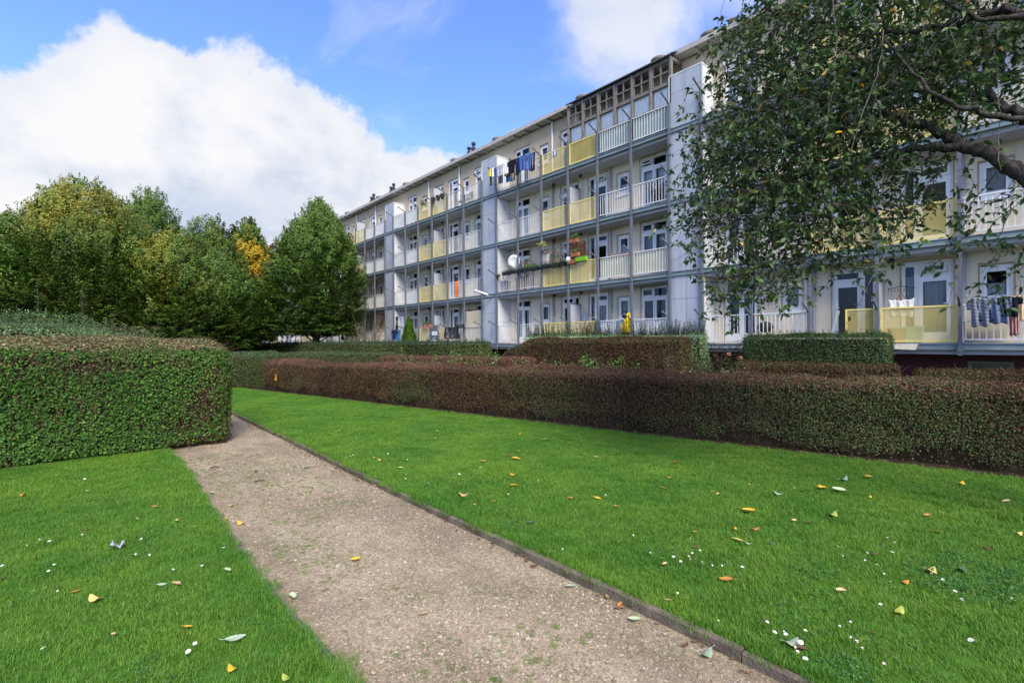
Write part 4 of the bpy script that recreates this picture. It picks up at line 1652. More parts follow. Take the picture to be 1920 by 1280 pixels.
WB = [3, 3, 3, 1.2, .5, .15]
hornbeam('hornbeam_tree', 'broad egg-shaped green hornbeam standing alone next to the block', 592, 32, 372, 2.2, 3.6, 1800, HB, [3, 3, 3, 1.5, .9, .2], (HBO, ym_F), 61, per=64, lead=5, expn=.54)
hornbeam('hornbeam_tree', 'largest hornbeam with a yellowing crown rising highest of the tree group', 150, 25, 326, 1.15, 4.3, 2100, HB, WB, (YEL, ym_B), 62, per=64, lead=9)
hornbeam('hornbeam_tree', 'dark green hornbeam cut off by the left edge behind the shaggy hedge', -8, 23, 388, 1.1, 3.3, 1100, HB, [3, 2, 4, .8, .2, .1], None, 63)
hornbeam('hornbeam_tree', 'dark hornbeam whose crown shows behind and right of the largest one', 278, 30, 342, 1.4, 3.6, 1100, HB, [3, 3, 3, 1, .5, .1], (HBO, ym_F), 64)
hornbeam('hornbeam_tree', 'lower front hornbeam with golden patches between the largest and the olive ones', 318, 26, 425, 1.15, 3.1, 1200, HB, [3, 3, 3, 1.4, .6, .2], (YEL, ym_G), 65)
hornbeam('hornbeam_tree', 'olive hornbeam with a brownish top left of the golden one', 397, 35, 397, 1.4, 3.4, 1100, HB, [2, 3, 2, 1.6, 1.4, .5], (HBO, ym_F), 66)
hornbeam('hornbeam_tree', 'slim hornbeam with bright golden leaves beside the lone egg-shaped tree', 466, 40, 404, 1.8, 2.7, 950, HB, [3, 3, 3, 1.2, .8, .3], (GOLD, ym_E), 67, leafL=.15)
hornbeam('hornbeam_tree', 'dense green lower hornbeam in front of the olive one', 402, 30, 468, 1.35, 3.0, 1100, HB, [3, 3, 3, 1.0, .4, .1], None, 68)

# ---- small dark cypress cone on the terrace and thin rambling shrub beside it
g = np.random.default_rng(80)
c = np.array(dp(767, 640, 30)); ht = 3.25
t = thing('cypress', 'small bright green cone-shaped cypress by the ground-floor balconies', 'tree', (c[0], c[1], 0))
n = 9000
f = g.beta(1, 1.5, n); a = g.uniform(0, 2 * PI, n)
r = .92 * (1 - f) ** .8 * (.9 + .08 * np.sin(a * 5 + f * 9)) * g.uniform(.8, 1, n)
P = np.stack([c[0] + np.cos(a) * r, c[1] + np.sin(a) * r, .15 + f * (ht - .2)], 1)
out = np.stack([np.cos(a), np.sin(a), np.full(n, 1.6)], 1)
wpart('foliage', leaves('foliage', P, np.stack([np.cos(a), np.sin(a), np.full(n, -.2)], 1) + g.normal(0, .4, (n, 3)), out + g.normal(0, .3, (n, 3)), .14, .07, pick([(.07, .15, .018), (.10, .19, .022), (.045, .10, .015)], [2, 2, 1], n, g), LEAF, simple=True), t)
b = MB(); b.tube([(c[0], c[1], -.1), (c[0], c[1], ht - .3)], [.08, .02], 7)
wpart('trunk', b.mesh('trunk', m_bark), t)


def shrub(name, label, cat, c, h, rad, nst, nlf, cols, w, leaf=.05, seed=1, stem=m_twigd, group=None, flowers=None, arch=.35, r0=.008, wide=.55, lowest=.15):
    g = np.random.default_rng(seed)
    t = thing(name, label, cat, tuple(c), group)
    c = np.array(c, float)
    b = MB()
    LP, LD = [], []
    tips = []
    for i in range(nst):
        a = g.uniform(0, 2 * PI); rr = rad * math.sqrt(g.uniform(.02, 1)); hh = h * g.uniform(.6, 1.0)
        p0 = c + np.array([math.cos(a), math.sin(a), 0]) * rr * .2
        p2 = c + np.array([math.cos(a) * rr, math.sin(a) * rr, hh])
        p1 = (p0 + p2) / 2 + np.array([-math.cos(a) * rr * arch * .5, -math.sin(a) * rr * arch * .5, hh * .12]) + g.normal(0, .03, 3)
        pts = [p0 * (1 - s) ** 2 + 2 * p1 * s * (1 - s) + p2 * s * s for s in np.linspace(0, 1, 7)]
        b.tube(pts, list(np.linspace(r0, r0 * .35, 7)), 4, cap=False)
        m = int(nlf / nst)
        s = g.uniform(lowest, 1.02, m)[:, None]
        q = p0 * (1 - s) ** 2 + 2 * p1 * s * (1 - s) + p2 * s * s
        LP.append(q + g.normal(0, leaf * .9, (m, 3))); tips.append(p2)
        LD.append(g.normal(0, 1, (m, 3)) + np.array([0, 0, .2]))
    LP, LD = np.concatenate(LP), np.concatenate(LD); m = len(LP)
    ls = leaf * g.uniform(.6, 1.3, m)
    wpart('stems', b.mesh('stems', stem), t)
    if m:
        wpart('foliage', leaves('foliage', LP, g.normal(0, .5, (m, 3)) + np.array([[0, 0, 1.]]), LD, ls, ls * wide, pick(cols, w, m, g), LEAF), t)
    if flowers:
        fc, nf, fr = flowers
        for i in range(nf):
            fb = MB(); tp = tips[i % len(tips)] + g.normal(0, .03, 3)
            for ring, (k, rr_, zz) in enumerate(((6, fr, 0), (5, fr * .65, fr * .35), (3, fr * .35, fr * .6))):
                for q in range(k):
                    aa = 2 * PI * q / k + ring
                    d = np.array([math.cos(aa), math.sin(aa), .35 + .5 * ring]); s_ = np.array([-math.sin(aa), math.cos(aa), 0])
                    o_ = tp + np.array([0, 0, zz])
                    fb.poly([tuple(o_), tuple(o_ + d * rr_ * .6 + s_ * rr_ * .5), tuple(o_ + d * rr_), tuple(o_ + d * rr_ * .6 - s_ * rr_ * .5)])
            wpart('flower', fb.mesh('flower', fc), t)
    return t


m_rose = M('red_rose', (.55, .04, .06), (.65, .10, .12), 20, .6)
m_pink = M('salmon_bloom', (.60, .22, .16), (.7, .35, .25), 20, .7)
m_palebloom = M('pale_bloom', (.72, .66, .60), (.6, .5, .45), 20, .7)
RS = [(.11, .25, .05), (.15, .32, .07), (.08, .17, .045), (.20, .34, .09)]
ROS = [(765, 690, 12.6, 1.22, 'rose bush with red blooms furthest left behind the long brown hedge', 3), (835, 676, 12.2, 1.20, 'rose bush with two red blooms in front of the purple-brown hedge', 2), (905, 684, 11.6, 1.16, 'sparse rose bush right of the two-bloom bush', 0),
       (1005, 690, 10.6, 1.13, 'rose bush with small pink-red blooms near the mahogany hedge end', 4), (1062, 684, 10.4, 1.12, 'small pale green rose sprig between the pink-red bush and the leafiest bush', 0), (1128, 675, 10.0, 1.26, 'leafiest bright green rose bush before the mahogany hedge', 0), (1160, 682, 9.9, 1.18, 'low green sprig touching the leafiest rose bush', 0), (872, 690, 12.0, 1.12, 'short rose bush with one bloom low behind the brown hedge', 1)]
for i, (px, py, dep_, h, lab, nf) in enumerate(ROS):
    c = np.array(dp(px, 640, dep_)); c[2] = 0
    shrub('rose_bush', lab, 'rose bush', c, h + .16, .55, 12, 900 if i in (5,) else 560, RS, [3, 3, 2, 1], .055, 300 + i, m_twig, 'rose bushes', (m_rose if i != 3 else m_pink, nf, .04) if nf else None, lowest=.45)
shrub('bare_shrub', 'thin half-bare rambling shrub with few brown leaves beside the lone hornbeam', 'shrub', tuple(np.array(dp(690, 640, 31)) * np.array([1, 1, 0])), 3.9, 1.6, 34, 900, [(.10, .09, .04), (.20, .10, .05), (.07, .10, .03), (.35, .2, .14)], [2, 1, 2, .5], .07, 330, m_twig, None, (m_pink, 6, .06), r0=.014)
MIXC = [(.045, .085, .03), (.07, .12, .04), (.09, .05, .03), (.16, .07, .035), (.05, .06, .025)]
for i, (px, dep_, h, rad, w, lab, fl) in enumerate([
        (1235, 9.6, 1.02, .55, [1, 1, 2, 1, 1], 'low brown and green flowering shrub with a pale withered bloom', (m_palebloom, 2, .06)),
        (1290, 10.6, 1.25, .6, [2, 2, 2, .6, 1], 'mixed green and russet shrub right of the withered bloom', (m_palebloom, 1, .04)),
        (1352, 10.2, 1.38, .65, [3, 3, 1.5, .8, 1], 'tallest mixed shrub with an orange-brown flower head', (m_pink, 3, .08)),
        (1392, 9.8, 1.2, .5, [3, 3, 1, .4, 1], 'bluish green leafy shrub next to the low dark brown hedge', (m_palebloom, 1, .07)),
        (1330, 9.3, 1.05, .6, [2, 2, 2, 1.5, 1], 'low russet shrub hugging the long brown hedge', None),
        (1262, 12.2, 1.5, .7, [1, 1, 3, 1.2, 2], 'dark reddish shrub at the right end of the mahogany hedge', None),
        (1365, 13.4, 1.85, .8, [1.5, .5, 3, .5, 3], 'dark twiggy shrub in front of the white ground-floor railing', None)]):
    c = np.array(dp(px, 640, dep_)); c[2] = 0
    shrub('flowering_shrub' if fl else 'garden_shrub', lab, 'shrub', c, h, rad, 22, 1000, MIXC, w, .06, 340 + i, m_twigd, None, fl, lowest=.3)
shrub('green_shrub', 'light green weed growing against the end of the long green hedge', 'shrub', (13.6, 16.6, 0), 1.25, .5, 10, 260, RS, [2, 3, 1, 2], .07, 360, m_twig, lowest=.3)
shrub('green_shrub', 'light green sprig standing in the middle of the long green hedge front', 'shrub', (12.0, 21.3, 0), 1.5, .35, 8, 160, RS, [2, 3, 1, 2], .07, 361, m_twig, lowest=.3)

# ------------------------------------------------------------------ houses glimpsed behind the trees
m_hwall = M('pale_house_wall', (.60, .58, .54), (.68, .66, .62), 1, .9)
m_tile = M('red_roof_tile', (.28, .08, .05), (.36, .12, .08), 4, .8, bump=.4, bscale=8)
m_door = M('brown_door', (.16, .06, .04), (.20, .09, .06), 3, .5)
m_blued = M('light_blue_door', (.16, .45, .62), (.22, .52, .68), 3, .5)


def house(label, x, y, w, dpt, h, rz, door):
    t = thing('terraced_house', label, 'house', (x, y, 0), 'houses beyond the trees', rz)
    b = MB(); b.box(-w / 2, 0, -.2, w / 2, dpt, h)
    link('wall', b.mesh('wall', m_hwall), t)
    b = MB()
    b.v += [(-w / 2 - .1, -.4, h - .15), (w / 2 + .1, -.4, h - .15), (w / 2 + .1, dpt / 2, h + 3), (-w / 2 - .1, dpt / 2, h + 3), (-w / 2 - .1, dpt + .4, h - .15), (w / 2 + .1, dpt + .4, h - .15)]
    for f in ((0, 1, 2, 3), (3, 2, 5, 4), (0, 3, 4), (1, 5, 2), (0, 4, 5, 1)):
        b.face(f)
    rf = link('roof', b.mesh('roof', m_tile), t)
    b = MB(); b.box(-.4, dpt / 2 - .3, h + 2.4, .4, dpt / 2 + .3, h + 3.9)
    link('chimney', b.mesh('chimney', m_brick), rf, (w * .3, 0, 0))
    for fl in range(int(h // 2.8)):
        for q in (-w * .28, w * .05, w * .32):
            if fl == 0 and q == w * .05:
                continue
            b = MB(); b.box(-.65, -.06, 0, .65, -.004, 1.4)
            o = link('window', b.mesh('window', m_wframe), t, (q, 0, .9 + 2.8 * fl))
            p = MB(); p.box(-.55, -.075, .1, -.04, -.061, 1.3); p.box(.04, -.075, .1, .55, -.061, 1.3)
            link('pane', p.mesh('pane', m_dark), o)
    b = MB(); b.box(-.5, -.07, 0, .5, -.004, 2.2); b.cur = 1; b.box(.34, -.11, 1.0, .42, -.071, 1.1)
    link('door', b.mesh('door', [door, m_post]), t, (w * .05, 0, .05))


for i, (px, dep_, door, lab) in enumerate([(470, 62, m_blued, 'pale house with a light blue door under the golden hornbeam'), (395, 60, m_door, 'pale red-roofed house hidden behind the olive hornbeam'), (310, 56, m_door, 'pale red-roofed house hidden behind the gold-patched front hornbeam'), (215, 53, m_door, 'pale red-roofed house glimpsed below the largest hornbeam'), (110, 50, m_door, 'red-roofed house showing through gaps at the left of the largest hornbeam'), (0, 48, m_door, 'red-roofed house showing behind the hornbeam at the left edge')]):
    c = dp(px, 640, dep_)
    house(lab, c[0], c[1], 7.6, 8, 5.8, -.35, door)
# ------------------------------------------------------------------ old cherry tree on the right, limbs reaching over the garden
ch = thing('cherry_tree', 'old cherry tree reaching in from the right with dark limbs and drooping leaves', 'tree', (6.25, -1.55, 0))
gc = np.random.default_rng(400)
LIMBS = [
    # (points (px,py,depth), start radius, end radius)
    ([(2120, 470, 3.25), (2010, 395, 3.45), (1920, 330, 3.7), (1863, 295, 3.85), (1813, 277, 4.0), (1780, 255, 4.1), (1740, 235, 4.2), (1697, 227, 4.3), (1640, 200, 4.4), (1560, 185, 4.6), (1480, 200, 4.8), (1400, 215, 5.0)], .088, .012),
    ([(2060, 330, 3.45), (1990, 265, 3.6), (1920, 212, 3.8), (1867, 195, 3.95), (1813, 178, 4.1), (1763, 170, 4.25), (1680, 166, 4.4), (1610, 140, 4.6), (1530, 120, 4.8), (1450, 100, 5.0)], .062, .010),
    ([(1920, 230, 3.75), (1840, 208, 3.75), (1770, 190, 3.8), (1700, 120, 4.0), (1640, 60, 4.2)], .03, .008),
    ([(2050, 40, 3.5), (1920, 22, 3.7), (1860, 24, 3.85), (1807, 37, 4.0), (1720, 60, 4.2), (1620, 65, 4.5), (1520, 40, 4.8), (1430, 20, 5.0)], .05, .010),
    ([(1990, 60, 3.6), (1920, 36, 3.65), (1850, 33, 3.7), (1780, 10, 3.8), (1700, -40, 4.0)], .032, .010),
    ([(1813, 277, 4.0), (1740, 275, 4.2), (1680, 285, 4.4), (1600, 302, 4.6), (1530, 320, 4.8), (1450, 350, 5.0), (1390, 400, 5.1)], .045, .010),
    ([(1640, 200, 4.4), (1580, 240, 4.55), (1500, 270, 4.7), (1420, 290, 4.9), (1350, 300, 5.1)], .025, .008),
    ([(1860, 190, 3.95), (1850, 120, 4.0), (1845, 60, 4.1), (1830, -10, 4.2)], .035, .012),
    ([(1763, 170, 4.25), (1745, 130, 4.3), (1700, 100, 4.5), (1650, 20, 4.6), (1600, -60, 4.7)], .03, .01),
    ([(1530, 320, 4.8), (1545, 380, 4.8), (1540, 440, 4.8), (1510, 490, 4.8)], .014, .004),
    ([(1400, 215, 5.0), (1350, 200, 5.1), (1310, 240, 5.2)], .012, .005),
    ([(1450, 100, 5.0), (1400, 80, 5.1), (1380, 30, 5.1)], .010, .005),
]
nodes, par, rad = [], [], []
mbL = MB()
trunk_top = (6.0, -.95, 1.75)
tp = [(6.25, -1.55, -.15), (6.24, -1.5, .25), (6.16, -1.32, .8), (6.08, -1.1, 1.35), trunk_top]
mbT = MB()
mbT.tube([(p[0], p[1], p[2]) for p in tp], [.26, .20, .17, .16, .15], 12)
bark_n = LowNoise(41, 9)
mbT.v = [tuple(np.array(v) * 1 + np.array([.012, .012, 0]) * float(bark_n(np.array([v]))[0])) for v in mbT.v]
wpart('trunk', mbT.mesh('trunk', m_barkd, True), ch)


def smooth_path(P, k=5):
    P = np.array(P); out = []
    for i in range(len(P) - 1):
        p0, p1, p2, p3 = P[max(i - 1, 0)], P[i], P[i + 1], P[min(i + 2, len(P) - 1)]
        for s in np.linspace(0, 1, k, endpoint=False):
            out.append(.5 * ((2 * p1) + (-p0 + p2) * s + (2 * p0 - 5 * p1 + 4 * p2 - p3) * s ** 2 + (-p0 + 3 * p1 - 3 * p2 + p3) * s ** 3))
    out.append(P[-1])
    return np.array(out)


for li, (pts, r0, r1) in enumerate(LIMBS):
    W3 = [np.array(dp(*q)) for q in pts]
    if li in (0, 1, 3):
        W3 = [np.array(trunk_top) + np.array([0, 0, -.12 + .05 * li])] + W3
    C = smooth_path(W3)
    n = len(C)
    jit = gc.normal(0, .012, (n, 3)); jit[0] = 0
    C = C + jit
    rr = r0 + (r1 - r0) * np.linspace(0, 1, n) ** .8
    rr = rr * (.92 + .08 * np.sin(np.arange(n) * 1.9 + li) + gc.normal(0, .05, n))
    mbL.tube([tuple(q) for q in C], list(rr), 9)
    start = len(nodes)
    for i in range(n):
        if li in (0, 1, 3) and i < 8:
            continue
        nodes.append(C[i]); par.append(-1); rad.append(rr[i])
wpart('limbs', mbL.mesh('limbs', m_barkd, True), ch)

# foliage volume: blobs along the limbs; twigs are grown into it by space colonisation
BLOBS = [(1480, 225, 4.9, .80, 150), (1600, 110, 4.7, .85, 150), (1740, 80, 4.35, .72, 110), (1390, 370, 5.05, .58, 100), (1410, 470, 5.05, .42, 55), (1530, 370, 4.8, .55, 80),
         (1490, 50, 4.95, .70, 95), (1350, 270, 5.2, .42, 60), (1640, -60, 4.6, .75, 60), (1850, -30, 4.2, .7, 60), (1650, 260, 4.6, .50, 55), (1690, 380, 4.6, .40, 22), (1800, 420, 4.2, .40, 14),
         (1850, 130, 4.2, .50, 55), (1400, 90, 5.15, .42, 40), (1370, 535, 5.05, .28, 34), (1450, 510, 5.0, .35, 45), (1560, 450, 4.85, .38, 45), (1310, 400, 5.25, .3, 34), (1500, 330, 4.9, .7, 90), (1620, 380, 4.7, .45, 40), (1330, 440, 5.2, .32, 30), (1600, 470, 4.75, .35, 20), (1720, 180, 4.3, .5, 60), (1560, 250, 4.7, .6, 80), (1460, 150, 4.95, .6, 70), (1900, 480, 4.0, .35, 8), (1900, 90, 4.0, .4, 22), (2060, 60, 3.6, .6, 30), (2030, -120, 3.8, .7, 30), (2120, 220, 3.4, .5, 20), (1440, 300, 5.0, .5, 70), (1480, 430, 4.95, .40, 45), (1320, 170, 5.25, .22, 9)]
att = []
for (px, py, d_, r_, n) in BLOBS:
    n = int(n * (5.4 if n > 30 else 1.5))
    c = np.array(dp(px, py, d_))
    v = nrm(gc.normal(0, 1, (n, 3))) * (r_ * gc.random((n, 1)) ** (1 / 2.4))
    att.append(c + v)
att = np.concatenate(att)
nodes = [np.array(q) for q in nodes]
base_n = len(nodes)
alive = np.ones(len(att), bool)
step, infl, kill = .065, .9, .07
NA = np.array(nodes)
near = np.full(len(att), 0); nd = np.full(len(att), 1e9)


def upd(new0):
    NN = np.array(nodes[new0:])
    D = np.linalg.norm(att[:, None] - NN[None], axis=2)
    j = D.argmin(1); dm_ = D[np.arange(len(att)), j]
    b_ = dm_ < nd
    near[b_] = j[b_] + new0; nd[b_] = dm_[b_]


upd(0)
for it in range(60):
    act = alive & (nd < infl)
    if not act.any():
        break
    acc = {}
    for i in np.nonzero(act)[0]:
        k = near[i]; d_ = att[i] - nodes[k]
        acc.setdefault(k, []).append(d_ / (np.linalg.norm(d_) + 1e-9))
    new0 = len(nodes)
    for k, ds in acc.items():
        d_ = np.mean(ds, 0) + gc.normal(0, .16, 3) + np.array([0, 0, -.03])
        d_ /= np.linalg.norm(d_) + 1e-9
        q = nodes[k] + d_ * step
        nodes.append(q); par.append(k); rad.append(0)
    if len(nodes) == new0 or len(nodes) > 30000:
        break
    upd(new0)
    alive &= nd > kill
nodes = np.array(nodes); par = np.array(par); n = len(nodes)
kids = np.zeros(n, int)
for i in range(base_n, n):
    kids[par[i]] += 1
rp = np.zeros(n)
for i in range(n - 1, base_n - 1, -1):
    if kids[i] == 0:
        rp[i] = .0022 ** 2.3
    p = par[i]
    rp[p] += rp[i]
rt = np.clip(rp, .0022 ** 2.3, None) ** (1 / 2.3)
tips = [i for i in range(base_n, n) if kids[i] == 0]
print('cherry nodes', n, 'tips', len(tips))
m_twc = M('grey_cherry_twig', (.06, .05, .045), (.20, .18, .165), 25, .85, .15)
# drooping twig ends beyond the tips
TA, TB, R0, R1 = [], [], [], []
for i in range(base_n, n):
    TA.append(nodes[par[i]]); TB.append(nodes[i]); R0.append(min(rt[par[i]], rad[par[i]] or 1, .02)); R1.append(rt[i])
LP, LDv = [], []


def put_leaves(p, d, k):
    for _ in range(k):
        a = gc.normal(0, 1, 3); a[2] *= .5
        LP.append(p + gc.normal(0, .006, 3)); LDv.append(d * .35 + a * .62 + np.array([0, 0, -.55]))


for i in tips:
    p = nodes[i]; d = nodes[i] - nodes[par[i]]; d /= np.linalg.norm(d)
    nseg = gc.integers(2, 5)
    r = .0021
    for s in range(nseg):
        d = d + np.array([0, 0, -.22]) + gc.normal(0, .2, 3); d /= np.linalg.norm(d)
        q = p + d * gc.uniform(.05, .085)
        TA.append(p); TB.append(q); R0.append(r); R1.append(r * .8); r *= .85
        put_leaves(q, d, gc.integers(1, 4))
        p = q
    put_leaves(p, d, gc.integers(3, 6))
for i in range(base_n, n):
    if rt[i] < .006 and kids[i] > 0 and gc.random() < .9:
        put_leaves(nodes[i], nrm(nodes[i] - nodes[par[i]]), gc.integers(2, 5))
# long bare hanging twigs
for (px, py, d_, ex, ey) in ((1690, 380, 4.4, 1640, 540), (1750, 330, 4.2, 1590, 610), (1830, 420, 4.0, 1790, 560), (1400, 420, 5.0, 1425, 580), (1300, 250, 5.2, 1270, 350), (1870, 60, 3.9, 1865, 330), (1560, 0, 4.3, 1530, 230), (1650, 60, 4.1, 1590, 300), (1900, 380, 3.9, 1840, 500)):
    a = np.array(dp(px, py, d_)); b_ = np.array(dp(ex, ey, d_ - .1)); m_ = 14
    ts = np.linspace(0, 1, m_)[:, None]
    C = a + (b_ - a) * ts + np.cumsum(gc.normal(0, .011, (m_, 3)), 0)
    for i in range(m_ - 1):
        TA.append(C[i]); TB.append(C[i + 1]); R0.append(.0055 * (1 - .6 * i / m_)); R1.append(.0055 * (1 - .6 * (i + 1) / m_))
    for i in range(6, m_):
        if gc.random() < .5:
            put_leaves(C[i], nrm(C[i] - C[i - 1]), gc.integers(1, 4))
for _ in range(260):
    bl = BLOBS[gc.integers(0, len(BLOBS))]
    if bl[4] < 20:
        continue
    p = np.array(dp(*bl[:3])) + nrm(gc.normal(0, 1, (1, 3)))[0] * bl[3] * gc.uniform(.5, 1.05)
    d = gc.normal(0, 1, 3); d[2] -= .25; d /= np.linalg.norm(d); r = gc.uniform(.003, .0055)
    for s in range(gc.integers(5, 11)):
        d = d + gc.normal(0, .28, 3); d /= np.linalg.norm(d); q = p + d * .055
        TA.append(p); TB.append(q); R0.append(r); R1.append(r * .9); r *= .9; p = q
wpart('twigs', sticks('twigs', np.array(TA), np.array(TB), np.array(R0), np.array(R1), m_twc), ch)
LP, LDv = np.array(LP), nrm(np.array(LDv)); m = len(LP)
print('cherry leaves', m)
LNv = np.cross(LDv, gc.normal(0, 1, (m, 3))); LNv[:, 2] = np.abs(LNv[:, 2]) + .35
ls = gc.uniform(.032, .074, m) * gc.uniform(.8, 1.15, m)
cc = pick([(0.05, 0.0975, 0.0275), (0.065, 0.1225, 0.035), (0.0938, 0.16, 0.045), (0.0425, 0.0725, 0.03), (0.0938, 0.0813, 0.0375), (0.1375, 0.2, 0.05)], [4, 4, 2, 3, .6, .5], m, gc)
yl_ = gc.random(m) < .012
cc[yl_] = pick([(.62, .36, .03), (.55, .22, .03), (.60, .45, .06)], [2, 1, 1], int(yl_.sum()), gc)


def fine_leaves(name, P, N, D, L, W, col, mat):
    """toothless lance-shaped blade of 6 quads with folded midrib and curl"""
    n = len(P); N = nrm(N); D = nrm(D - N * np.sum(D * N, 1, keepdims=True)); T = np.cross(N, D)
    L = np.asarray(L)[:, None]; W = np.asarray(W)[:, None]
    ts = [0, .22, .52, .80, 1.0]; ws = [.06, .78, 1.0, .62, .03]
    g = np.random.default_rng(9); curl = g.uniform(.05, .4, (n, 1)); fold = g.uniform(.1, .45, (n, 1)); tw = g.normal(0, .25, (n, 1))
    rows = []
    for t_, w_ in zip(ts, ws):
        c = P + D * L * (t_ + .12) - N * L * curl * t_ ** 2
        side = T * np.cos(tw * t_) + N * np.sin(tw * t_)
        rows.append([c + side * W * .5 * w_ + N * W * fold * w_ * .5, c, c - side * W * .5 * w_ + N * W * fold * w_ * .5])
    V = np.stack([x for r in rows for x in r], 1)
    b = (np.arange(n) * 15)[:, None]; Q = []
    for r in range(4):
        for s in range(2):
            i = r * 3 + s
            Q.append(b + np.array([[i, i + 3, i + 4, i + 1]]))
    return bulk(name, V.reshape(-1, 3), np.concatenate(Q), mat, np.repeat(col, 15, 0), True)


wpart('foliage', fine_leaves('foliage', LP, LNv, LDv, ls, ls * gc.uniform(.38, .52, m), cc, LEAFG), ch)
# ------------------------------------------------------------------ fallen leaves and daisies (each a thing of its own)
def blade_me(name, col1, col2, w, curl, cup, stalk, seed, blunt=False):
    """one fallen leaf, unit length along +X, slightly thick, toothed outline, curled"""
    g = np.random.default_rng(seed)
    n = 11
    mt = FALLEN.setdefault((col1, col2), M('fallen_leaf_' + str(len(FALLEN)), col1, col2, 3.5, .6, .3, detail=8))
    b = MB()
    rows = []
    for i in range(n):
        t = i / (n - 1)
        wid = w * .5 * (math.sin(PI * min(1, t * (.96 if not blunt else .86) + .02)) ** (.8 if not blunt else .55))
        wid *= 1 + (.06 if i % 2 else -.05)
        z = curl * (t - .45) ** 2 + .02
        row = []
        for q in (-1, -.5, 0, .5, 1):
            row.append((t - .5, q * wid + .04 * math.sin(t * 5 + seed), z + cup * (q * wid) ** 2 * 3 + .012 * abs(q) + g.normal(0, .006)))
        rows.append(row)
    for top in (0, 1):
        n0 = len(b.v)
        for r in rows:
            b.v += [(x, y, z - .012 * top) for (x, y, z) in r]
        for i in range(n - 1):
            for q in range(4):
                f = (n0 + i * 5 + q, n0 + i * 5 + 5 + q, n0 + i * 5 + 6 + q, n0 + i * 5 + 1 + q)
                b.face(f if top == 0 else f[::-1])
    zs = rows[0][2][2]
    if stalk:
        b.tube([(-.49, 0, zs), (-.62, .03, zs + .02), (-.78, .1, zs + .05)], [.014, .012, .012], 5)
    return b.mesh(name, mt, True)


FALLEN = {}
KINDS = {
    'Y': ('golden yellow', [((.62, .34, .02), (.70, .44, .04)), ((.60, .30, .02), (.66, .42, .05))]),
    'y': ('pale yellow', [((.58, .48, .16), (.66, .52, .14))]),
    'O': ('orange-brown', [((.40, .15, .03), (.52, .24, .05)), ((.34, .14, .04), (.45, .2, .06))]),
    'B': ('dark brown', [((.09, .045, .025), (.15, .075, .04)), ((.12, .055, .03), (.07, .035, .025))]),
    'T': ('tan', [((.46, .27, .13), (.56, .36, .20)), ((.44, .30, .16), (.58, .40, .22))]),
    'G': ('pale grey-green', [((.28, .36, .24), (.38, .44, .30)), ((.33, .42, .22), (.40, .46, .28))]),
    'D': ('dark green', [((.05, .10, .06), (.08, .14, .08))]),
    'C': ('yellow-green', [((.28, .36, .06), (.40, .42, .08))]),
}
VAR = {k: [blade_me('fallen_leaf', c[i % len(c)][0], c[i % len(c)][1], .46 + .06 * (i % 3), (.15, .45, .8)[i % 3], (.2, .9, -.3)[i % 3], i % 2 == 0, 7 * i + ord(k), i == 1) for i in range(3)] for k, (nm, c) in KINDS.items()}
# px, py, kind, length in photo pixels
LV = """1543 916 Y 27|1572 919 G 26|1460 925 G 20|1336 921 Y 14|1346 926 T 10|1405 907 Y 8|1403 958 Y 26|1561 965 C 28|1489 976 T 15|1519 979 B 11|1377 991 Y 15|1417 991 O 18|1382 1013 y 22|1403 1018 G 14|1448 1017 D 17|1303 1025 B 14|1304 997 Y 7|1247 1058 T 19|1362 1085 O 30|1578 1107 T 20|1253 1124 T 18|1687 1146 C 30|1484 1204 G 36|1503 1217 B 28|1637 1186 B 22|1759 996 O 22|1740 966 O 15|1628 894 Y 15|1803 906 Y 17|1745 1070 y 34|1698 1091 O 18|1803 1068 D 30|1910 1000 y 18|1887 940 T 16|1506 920 D 18|1583 898 G 22|1631 931 Y 10|1267 867 O 14|1411 890 B 10|1229 878 O 9|1256 896 Y 10|1244 914 T 14|1641 1039 B 12|1854 1026 B 16
714 862 T 13|703 857 Y 8|750 877 T 11|773 873 B 9|727 875 B 7|821 807 y 7|902 818 y 9|968 861 Y 19|973 845 C 10|954 854 B 12|905 865 O 12|961 889 Y 14|965 911 Y 19|869 927 T 22|928 939 Y 12|891 945 Y 6|995 979 D 24|1022 824 T 12|994 817 T 9|974 813 Y 8|1141 826 B 11|1118 856 T 11|1140 917 B 12|1070 933 O 14|1120 933 Y 17|1155 948 Y 12
933 1016 C 20|892 998 O 11|872 990 Y 9|666 1049 Y 21|676 1121 T 14|602 1089 T 14|795 1150 T 24|702 1260 T 14|1070 1098 G 26|1189 1162 G 27|1162 1132 O 17|707 909 T 14|1002 1060 B 18|653 882 G 11|1326 1226 G 38
43 928 O 15|290 950 O 12|159 993 B 13|141 1108 O 20|179 1123 y 36|303 1095 G 18|331 1093 T 26|425 1069 G 22|352 1174 Y 24|441 1196 G 42|436 1253 Y 28|549 1118 G 24|536 1271 C 26|452 980 Y 19|434 947 Y 11|425 972 Y 10|576 876 G 16|397 924 G 13|331 975 T 9|366 986 Y 7|4 1083 B 12|213 1187 T 11|480 884 B 10"""
PLACE = {'p': 'gravel path', 'r': 'lawn by the long brown hedge', 'l': 'lawn below the clipped hedge'}
